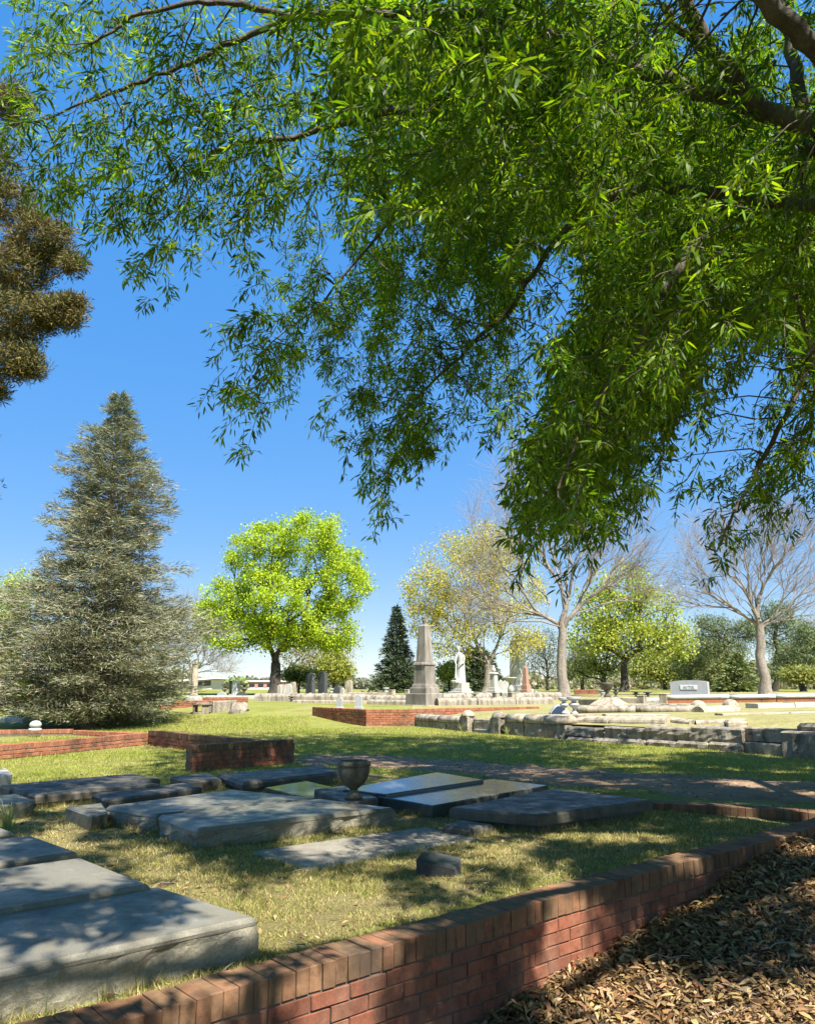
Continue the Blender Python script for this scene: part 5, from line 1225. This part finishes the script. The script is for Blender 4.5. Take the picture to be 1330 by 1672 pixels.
    base = p0[:, None, :] + dr[:, None, :] * (L[:, None] * u)[:, :, None]; base[:, :, 2] -= (droop * L)[:, None] * u ** 2
    tan = np.repeat(dr[:, None, :], nl, 1).copy(); tan[:, :, 2] -= 2 * droop[:, None] * u
    # short side twigs: pairs of leaves fan from shared points
    fan = rg.normal(size=(nb, nl, 3)); ld = unit(unit(tan) * .55 + unit(fan) * .85 + np.array([0, 0, -.28]))
    base = base + unit(fan) * rg.uniform(0, .07, (nb, nl, 1))
    pp, dd = base.reshape(-1, 3), ld.reshape(-1, 3); n = len(pp)
    big = np.repeat(inn, nl)
    ln = np.where(big, .082, .135) * rg.uniform(.65, 1.3, n); wd = ln * rg.uniform(.16, .24, n)
    nr = rand_dirs(rg, n) * .8 + np.array([0, 0, .9])
    cols = [(.082, .172, .013), (.112, .212, .013), (.060, .142, .016), (.165, .250, .015), (.130, .195, .015)]
    tw = np.repeat(np.clip(1 + .28 * rg.normal(size=nb), .5, 1.8), nl)
    cc = np.clip(np.array(cols)[rg.integers(0, 5, n)] * (1 + .14 * rg.normal(size=(n, 1))) * tw[:, None], .006, .6)
    # the leaves that show largest become parts of their own
    v = pp - np.array([0, 0, H]); f = v[:, 1] * cp + v[:, 2] * sp; px = CX + F * v[:, 0] / np.maximum(f, .1); py = CY - F * (-v[:, 1] * sp + v[:, 2] * cp) / np.maximum(f, .1)
    vis = big & (f > .5) & (px > 10) & (px < 1320) & (py > 10) & (py < 900)
    score = np.where(vis, ln / np.linalg.norm(v, axis=1), 0); top = np.argsort(-score)[:300]; keep = np.ones(n, bool); keep[top] = False
    near = keep & big
    V, T = leaf_lance(pp[near], dd[near], ln[near], wd[near], nr[near])
    mk_np('crown', V, T, M_oak, t, np.repeat(cc[near], 6, 0))['kind'] = 'stuff'
    rest = keep & ~big
    V, T = leaf_quads(pp[rest], dd[rest], ln[rest], wd[rest] * 1.5, nr[rest])
    mk_np('shade_crown', V, T, M_oak, t, np.repeat(cc[rest], 4, 0))['kind'] = 'stuff'  # leaves added mainly for the shade they cast below
    unitm = []
    for q in range(6):
        V, T = leaf_lance(np.zeros((1, 3)), np.array([[1., 0, 0]]), np.array([1.]), np.array([.17 + .012 * q]), np.array([[0, 0, 1.]]), .06 + .05 * q)
        me = bpy.data.meshes.new('leaf'); me.from_pydata([tuple(map(float, x)) for x in V], [], [tuple(int(i) for i in x) for x in T]); me.materials.append(M_oak)
        at = me.attributes.new('Col', 'FLOAT_COLOR', 'POINT'); at.data.foreach_set('color', np.tile(np.array([*cols[q % 5], 1], np.float32), 6)); unitm.append(me)
    for q, i in enumerate(top):
        o = bpy.data.objects.new('leaf', unitm[q % 6]); o.parent = t; o.matrix_parent_inverse = PINV[t.name]
        x_ = Vector(dd[i]).normalized(); y_ = Vector(np.cross(nr[i], dd[i])).normalized(); z_ = x_.cross(y_)
        Mx = Matrix((( x_.x, y_.x, z_.x, pp[i][0]), (x_.y, y_.y, z_.y, pp[i][1]), (x_.z, y_.z, z_.z, pp[i][2]), (0, 0, 0, 1))) @ Matrix.Scale(float(ln[i]), 4)
        o.matrix_basis = Mx; COL.objects.link(o)
    # twig stems
    us = np.array([0, .35, .7, 1.0]); sp_ = p0[:, None, :] + dr[:, None, :] * (L[:, None] * us)[:, :, None]; sp_[:, :, 2] -= (droop * L)[:, None] * us ** 2
    v_, q_ = tubes([(sp_[i], np.array([.0035, .003, .0022, .0012])) for i in range(n_in)], lambda r: 3)
    mk_np('twigs', v_, q_, M_bark, t)['kind'] = 'stuff'
    # limbs seen in the photograph, from the fork out to the hanging branches
    fork = np.array([tx - .2, ty + .1, 3.9])
    def pl(pts): return np.array([np.array(D(x, y, d)) for x, y, d in pts])
    L_ = [([(1420, 150, 4.2), (1330, 75, 4.1), (1250, 5, 4.0), (1180, -90, 4.0)], .075, .05), ([(1240, 180, 6.0), (1165, 90, 5.8), (1125, 20, 5.7), (1100, -40, 5.6)], .085, .06), ([(1310, 240, 7.0), (1303, 150, 6.9), (1290, 60, 6.9), (1270, -40, 6.9)], .075, .055),
          ([(1240, 180, 6.0), (1080, 130, 6.2), (960, 85, 6.3), (860, 130, 6.5), (700, 175, 6.8), (600, 190, 7.0), (470, 225, 7.0), (380, 235, 6.9), (300, 265, 6.8)], .075, .015),
          ([(1165, 90, 5.8), (1100, 40, 5.7), (1080, 5, 5.6)], .04, .03), ([(960, 85, 6.3), (800, 20, 6.0), (640, 20, 5.9), (480, 30, 5.9), (400, 8, 5.9), (320, 2, 5.9), (220, 25, 5.8), (150, 70, 5.8)], .05, .012),
          ([(480, 30, 5.9), (400, 55, 6.0), (330, 95, 6.0), (240, 125, 6.0), (150, 165, 6.0), (70, 195, 6.1)], .035, .008), ([(1290, 330, 6.2), (1190, 320, 6.2), (1060, 300, 6.4), (960, 330, 6.8), (900, 400, 7.4), (820, 520, 7.8), (740, 590, 8.0), (650, 680, 8.1)], .06, .010),
          ([(860, 130, 6.5), (800, 230, 7.2), (720, 250, 7.6), (640, 255, 7.8), (560, 275, 7.8), (490, 315, 7.8)], .035, .008), ([(700, 300, 7.6), (600, 400, 8.0), (520, 500, 8.2), (440, 560, 8.2), (400, 640, 8.2)], .02, .006),
          ([(1190, 320, 6.2), (1120, 420, 5.6), (1040, 560, 5.4), (960, 680, 5.4), (910, 800, 5.4)], .045, .008), ([(1420, 480, 6.6), (1330, 560, 6.6), (1300, 640, 6.6), (1250, 740, 6.7), (1200, 830, 6.8), (1170, 900, 6.8)], .04, .007),
          ([(1420, 330, 5.0), (1290, 330, 6.2)], .08, .06), ([(1300, 480, 6.5), (1330, 600, 6.7), (1325, 700, 6.9), (1310, 790, 7)], .02, .006)]
    chains = []
    for pts, r0, r1 in L_:
        q = pl(pts); m = len(q); tt = np.linspace(0, m - 1, m * 4); qq = np.stack([np.interp(tt, np.arange(m), q[:, c]) for c in range(3)], 1); qq[1:-1] = (qq[:-2] + qq[1:-1] * 2 + qq[2:]) / 4
        qq[1:-1] += rg.normal(size=(len(qq) - 2, 3)) * .012; chains.append((qq, np.linspace(r0, r1, len(qq))))
    for tgt, r0, r1 in ((pl([(1420, 150, 4.2)])[0], .13, .078), (pl([(1240, 180, 6.0)])[0], .16, .088), (pl([(1310, 240, 7.0)])[0], .13, .08), (pl([(1420, 330, 5.0)])[0], .13, .085), (pl([(1420, 480, 6.6)])[0], .07, .042), (np.array([3.5, 0.5, 7.0]), .14, .05), (np.array([8.5, 2.0, 8.5]), .14, .05), (np.array([8, 8, 8.5]), .14, .05), (np.array([0.5, -.5, 6.5]), .1, .03)):
        k = np.linspace(0, 1, 10)[:, None]; mid = fork + (tgt - fork) * .45 + np.array([0, 0, .4]); q = (1 - k) ** 2 * fork + 2 * k * (1 - k) * mid + k * k * tgt; chains.append((q, np.linspace(r0, r1, 10)))
    k = np.linspace(0, 1, 9); chains.append((np.stack([tx - .2 * k, ty + .1 * k, -.3 + 4.3 * k], 1), np.array([.52, .40, .36, .33, .31, .30, .29, .27, .22])))
    # secondary branches tying the foliage to the limbs
    src = np.concatenate([c[0] for c in chains[:14]]); sel = rg.permutation(n_in)[:520]
    for i in sel:
        dd_ = np.linalg.norm(src - p0[i], axis=1); j = int(np.argmin(dd_ + .8 * np.maximum(0, p0[i][2] - src[:, 2])))
        if dd_[j] > 1.25 or dd_[j] < .1 or np.linalg.norm(p0[i] - np.array([0, 0, H])) < 4.2: continue
        k = np.linspace(0, 1, 6)[:, None]; mid = src[j] + (p0[i] - src[j]) * .5 + np.array([0, 0, .12 * dd_[j]]) + rg.normal(size=3) * .22 * dd_[j]; q = (1 - k) ** 2 * src[j] + 2 * k * (1 - k) * mid + k * k * p0[i]; q[1:-1] += rg.normal(size=(4, 3)) * .02
        chains.append((q, np.linspace(.006 + .004 * dd_[j], .0035, 6)))
    v_, q_ = tubes(chains, lambda r: 14 if r > .1 else 8 if r > .03 else 4); mk_np('trunk', v_, q_, M_bark, t, smooth_=True)
oak()

# ------------------------------------------------------------------ grass, litter
def in_any(P2):
    bad = np.zeros(len(P2), bool)
    for c in FOOT:
        s = np.array([[p[0], p[1]] for p in c]); sg = None; ok = np.ones(len(P2), bool)
        ar = sum(s[i][0] * s[(i + 1) % 4][1] - s[(i + 1) % 4][0] * s[i][1] for i in range(4)); s = s if ar > 0 else s[::-1]
        for i in range(4):
            a, b_ = s[i], s[(i + 1) % 4]; ok &= ((b_[0] - a[0]) * (P2[:, 1] - a[1]) - (b_[1] - a[1]) * (P2[:, 0] - a[0])) > -.0
        bad |= ok
    return bad
WA_, WU_, WN_ = np.array(WA), np.array(WU), np.array(WN)
GTx = np.array([g[0] for g in GT]); 
def gz_np(P2):
    y = P2[:, 1]; z = np.zeros(len(y))
    for (a, za), (b_, zb) in zip(GT, GT[1:]):
        m = (y >= a) & (y < b_); k = (y[m] - a) / (b_ - a); z[m] = za + (zb - za) * k * k * (3 - 2 * k)
    return z
def vis2(P2, z, mx=60):
    v = np.stack([P2[:, 0], P2[:, 1], z - H], 1); f = v[:, 1] * cp + v[:, 2] * sp; px = CX + F * v[:, 0] / np.maximum(f, .1); py = CY - F * (-v[:, 1] * sp + v[:, 2] * cp) / np.maximum(f, .1)
    return (f > .3) & (px > -mx) & (px < 1330 + mx) & (py < 1672 + mx), px, py
def nzv(P2, sc, s): return np.array([noise.noise(Vector((p[0] * sc, p[1] * sc, s))) for p in P2])
def blades(name, label, P2, z, h, w, cols_fn, seed, mat=None, lean=.7):
    rg = np.random.default_rng(seed); n = len(P2); a = rg.uniform(0, 2 * np.pi, n); side = np.stack([np.cos(a), np.sin(a), np.zeros(n)], 1)
    b = np.stack([P2[:, 0], P2[:, 1], z], 1); ln = rg.normal(size=(n, 3)) * lean; ln[:, 2] = 1; ln = unit(ln)
    V = np.stack([b - side * (w / 2)[:, None], b + side * (w / 2)[:, None], b + ln * h[:, None]], 1).reshape(-1, 3)
    o = mk_np(name, V, np.arange(n * 3).reshape(-1, 3), mat or M_blade, None, np.repeat(cols_fn(rg, n), 3, 0)); tag(o, label, 'grass', kind='stuff'); return o
rg = np.random.default_rng(5)
# front plot: short dry grass
def samp_plot(n, s0, s1, t0, t1, seed, pw=1.0):
    rg = np.random.default_rng(seed); s = rg.uniform(s0, s1, n); t = t0 + (t1 - t0) * rg.random(n) ** pw; return WA_ + np.outer(s, WU_) + np.outer(t, WN_)
P2 = np.concatenate([samp_plot(230000, -1.0, 6.0, -2.6, -.205, 1), samp_plot(240000, -2.5, 8.0, -6.5, -2.3, 2)])
z = gz_np(P2) + .012; m, px, py = vis2(P2, z); P2, z = P2[m], z[m]; m = ~in_any(P2); P2, z = P2[m], z[m]
RWa, RWd = np.array(RW0[:2]), np.array(rd); cr = (P2[:, 0] - RWa[0]) * RWd[1] - (P2[:, 1] - RWa[1]) * RWd[0]; m = cr > .02; P2, z = P2[m], z[m]
dens = nzv(P2, 1.7, 2.) + .6 * nzv(P2, 6, 4.); m = np.random.default_rng(3).random(len(P2)) < np.clip(.62 + dens * .9, .06, 1); P2, z, dens = P2[m], z[m], dens[m]
gmix = np.clip(.55 + 1.1 * nzv(P2, .9, 11.), 0, 1)
def plot_cols(rg, n):
    g = np.array([(.22, .25, .05), (.17, .21, .045), (.28, .29, .07)])[rg.integers(0, 3, n)]; s = np.array([(.46, .40, .16), (.40, .33, .14), (.52, .45, .21), (.32, .24, .11)])[rg.integers(0, 4, n)]
    k = (rg.random(n) < (.08 + .42 * gmix))[:, None]; return np.clip(np.where(k, g, s) * (1 + .2 * rg.normal(size=(n, 1))), .01, 1)
dist = np.linalg.norm(P2, axis=1); rr = np.random.default_rng(8)
blades('plot_grass', 'short dry yellow-green grass in the front plot', P2, z, rr.uniform(.010, .034, len(P2)) * (1 + .5 * (dens > .2)), .0042 * (dist / 4.5) * rr.uniform(.7, 1.4, len(P2)), plot_cols, 9, lean=.9)
print('plot blades', len(P2))
# lawn beyond
xs = rr.uniform(-9.5, 14, 420000); ys = 9.5 + 18 * rr.random(420000) ** 1.35; P2 = np.stack([xs, ys], 1)
z = gz_np(P2) + .0; m, px, py = vis2(P2, z, 30); P2, z, px, py = P2[m], z[m], px[m], py[m]
q = P2 - np.array([LW0.x, LW0.y]); m = ((q @ np.array(lnr)) < -.12) & ~((P2[:, 1] > 24.2) & (px > 505)); P2, z = P2[m], z[m]; m = ~in_any(P2); P2, z, = P2[m], z[m]
pp_ = np.array([[p.x, p.y] for p in (P(x, y, .33) for x, y in path_px)])
def in_poly(P2, poly):
    c = np.zeros(len(P2), bool); j = len(poly) - 1
    for i in range(len(poly)):
        a, b_ = poly[i], poly[j]; w = ((a[1] > P2[:, 1]) != (b_[1] > P2[:, 1])) & (P2[:, 0] < (b_[0] - a[0]) * (P2[:, 1] - a[1]) / (b_[1] - a[1] + 1e-12) + a[0]); c ^= w; j = i
    return c
inp = in_poly(P2 + np.random.default_rng(6).normal(size=P2.shape) * .22, pp_); m = ~inp | (np.random.default_rng(4).random(len(P2)) < .10 * (nzv(P2, 1.4, 33.) > .05) + .02); P2, z = P2[m], z[m]
zz = np.array([gsurf(p[0], p[1]) for p in P2]); dist = np.linalg.norm(P2, axis=1); gmix = np.clip(.62 + .9 * nzv(P2, .5, 21.) + .3 * nzv(P2, 2, 9.), 0, 1)
def lawn_cols(rg, n):
    g = np.array([(.27, .31, .045), (.32, .35, .06), (.23, .28, .045), (.36, .37, .08)])[rg.integers(0, 4, n)]; s = np.array([(.42, .39, .13), (.37, .31, .12), (.46, .42, .16)])[rg.integers(0, 3, n)]
    k = (rg.random(n) < gmix)[:, None]; return np.clip(np.where(k, g, s) * (1 + .16 * rg.normal(size=(n, 1))), .01, 1)
blades('lawn_grass', 'mown green lawn grass between the plots', P2, zz, rr.uniform(.02, .055, len(P2)) * np.where(rr.random(len(P2)) < .04 * (1 + (gmix > .8)), 2.1, 1), .0035 * (dist / 6) * rr.uniform(.7, 1.4, len(P2)), lawn_cols, 10)
print('lawn blades', len(P2))
# longer grass left uncut against the stones
Pe, rg = [], np.random.default_rng(77)
for c_ in FOOT:
    for i in range(4):
        p_, q_ = np.array(c_[i][:2]), np.array(c_[(i + 1) % 4][:2]); L_ = np.linalg.norm(q_ - p_); nrm_ = np.array([(q_ - p_)[1], -(q_ - p_)[0]]) / (L_ + 1e-9)
        if nrm_ @ (p_ - np.mean([x[:2] for x in c_], axis=0)) < 0: nrm_ = -nrm_
        m_ = int(L_ * 420); k_ = rg.random(m_)[:, None]; Pe.append(p_ + (q_ - p_) * k_ + nrm_ * np.abs(rg.normal(size=(m_, 1))) * .022)
P2 = np.concatenate(Pe); P2 = P2[~in_any(P2)]; P2 = P2[nzv(P2, 2.6, 51.) > -.12]
z = np.array([gsurf(p[0], p[1]) for p in P2]) + .005; gmix = np.clip(.7 + nzv(P2, 2, 3.), 0, 1)
blades('edge_grass', 'uncut grass fringe growing against the slabs', P2, z, rg.uniform(.03, .095, len(P2)), rg.uniform(.003, .006, len(P2)), plot_cols, 78, lean=.5)
# tall tufts
def tuft(label, p, n, h, seed, w=.008, spread=.12, cols=((.30, .34, .10), (.40, .40, .16))):
    rg = np.random.default_rng(seed); a = rg.uniform(0, 2 * np.pi, n); ch = []; V, T = [], []
    for i in range(n):
        d = np.array([math.cos(a[i]), math.sin(a[i]), 0]); hh = h * rg.uniform(.5, 1.1); o = np.array(p) + d * rg.uniform(0, spread * .4); sdv = np.array([-d[1], d[0], 0]); b = len(V); bend = rg.uniform(.2, 1.0)
        for k, ww in ((0, 1), (.4, .9), (.75, .6), (1, .05)):
            q = o + d * hh * bend * k ** 2 + np.array([0, 0, hh * (k - .35 * bend * k ** 2)]); V += [q - sdv * w * ww / 2, q + sdv * w * ww / 2]
        for k in range(3): T.append((b + 2 * k, b + 2 * k + 1, b + 2 * k + 3, b + 2 * k + 2))
    o = mk_np('grass_tuft', V, T, M_blade, None, np.repeat(np.array(cols)[rg.integers(0, len(cols), n)], 8, 0)); tag(o, label, 'grass')
tuft('clump of long arching grass beside the left slabs', P(12, 1358, .37), 26, .34, 1)
tuft('grass tuft at the foot of the left gate post', (*wl_pt(752, -.1), .3), 30, .32, 2)
tuft('grass tuft at the foot of the right gate post', (*wl_pt(826, -.1), .3), 30, .34, 3)
# leaf litter outside the wall
def litter():
    rg = np.random.default_rng(31); n = 120000
    s = rg.uniform(.3, 8.2, n); t = .01 + 4.2 * rg.random(n) ** 1.15; P2 = WA_ + np.outer(s, WU_) + np.outer(t, WN_); zl = np.array([leaf_z(q) for q in s]) + np.array([.03 * nz((p[0] * .8, p[1] * .8, 3)) * min(1, tt) - .03 * max(0, tt - 2) for p, tt in zip(P2, t)])
    m, px, py = vis2(P2, zl, 90); P2, zl, t = P2[m], zl[m], t[m]
    cov = nzv(P2, 1.1, 7.); m = rg.random(len(P2)) < np.clip(1.25 - .26 * t + cov * .6, .12, 1); P2, zl, t = P2[m], zl[m], t[m]; n = len(P2)
    zl = zl + .05 * np.clip(1 - t / .45, 0, 1) * (1 + nzv(P2, 2.2, 41.))
    pos = np.stack([P2[:, 0], P2[:, 1], zl + rg.random(n) ** 2 * .045 * np.clip(1.4 - .3 * t, .2, 1) + .006], 1)
    a = rg.uniform(0, 2 * np.pi, n); dr = np.stack([np.cos(a), np.sin(a), rg.normal(size=n) * .28], 1); ln = .03 + .05 * rg.random(n) ** 1.6; wd = ln * rg.uniform(.2, .42, n)
    nr = rg.normal(size=(n, 3)) * .45 + np.array([0, 0, 1]); V, T = leaf_lance(pos, dr, ln, wd, nr, .35)
    cols = [(.30, .19, .085), (.24, .145, .065), (.37, .25, .12), (.17, .10, .045), (.28, .19, .075), (.43, .31, .165), (.22, .12, .055), (.13, .08, .04)]
    o = mk_np('leaf_litter', V, T, M_litter, None, col_var(rg, n, cols, .2, 6)); tag(o, 'dry brown fallen leaves heaped along the brick wall', 'leaf litter', kind='stuff'); print('litter', n)
    # a few strays on the plot grass and path
    k = 3200; s = rg.uniform(-.5, 11, k); t = -.25 - 9 * rg.random(k); P2 = WA_ + np.outer(s, WU_) + np.outer(t, WN_); zz = np.array([gsurf(p[0], p[1]) for p in P2]); m = ~in_any(P2); P2, zz = P2[m], zz[m]; k = len(P2)
    a = rg.uniform(0, 2 * np.pi, k); dr = np.stack([np.cos(a), np.sin(a), rg.normal(size=k) * .3], 1); ln = rg.uniform(.03, .07, k)
    V, T = leaf_lance(np.stack([P2[:, 0], P2[:, 1], zz + .03], 1), dr, ln, ln * .3, rg.normal(size=(k, 3)) * .5 + np.array([0, 0, 1]), .3)
    o = mk_np('fallen_leaves', V, T, M_litter, None, col_var(rg, k, cols, .2, 6)); tag(o, 'scattered dry leaves lying in the plot grass', 'leaf litter', kind='stuff')
litter()
def fallen_twigs():
    rg = np.random.default_rng(91); ch = []
    for _ in range(260):
        s, t = rg.uniform(.5, 8), rg.uniform(.05, 3.2) if rg.random() < .7 else rg.uniform(-5, -.3); q = xy(s, t); z = (leaf_z(s) + .035) if t > 0 else gsurf(q.x, q.y) + .03
        a = rg.uniform(0, 6.28); L = rg.uniform(.08, .32); k = np.linspace(0, 1, 5)[:, None]; p = np.array([q.x, q.y, z]) + k * L * np.array([math.cos(a), math.sin(a), rg.normal() * .08]) + rg.normal(size=(5, 3)) * .008
        ch.append((p, np.linspace(.004, .0015, 5) * rg.uniform(.6, 1.5)))
    v, q = tubes(ch, lambda r: 4); o = mk_np('fallen_twigs', v, q, M_twig); tag(o, 'thin fallen twigs scattered over the litter and grass', 'twigs', kind='stuff')
fallen_twigs()
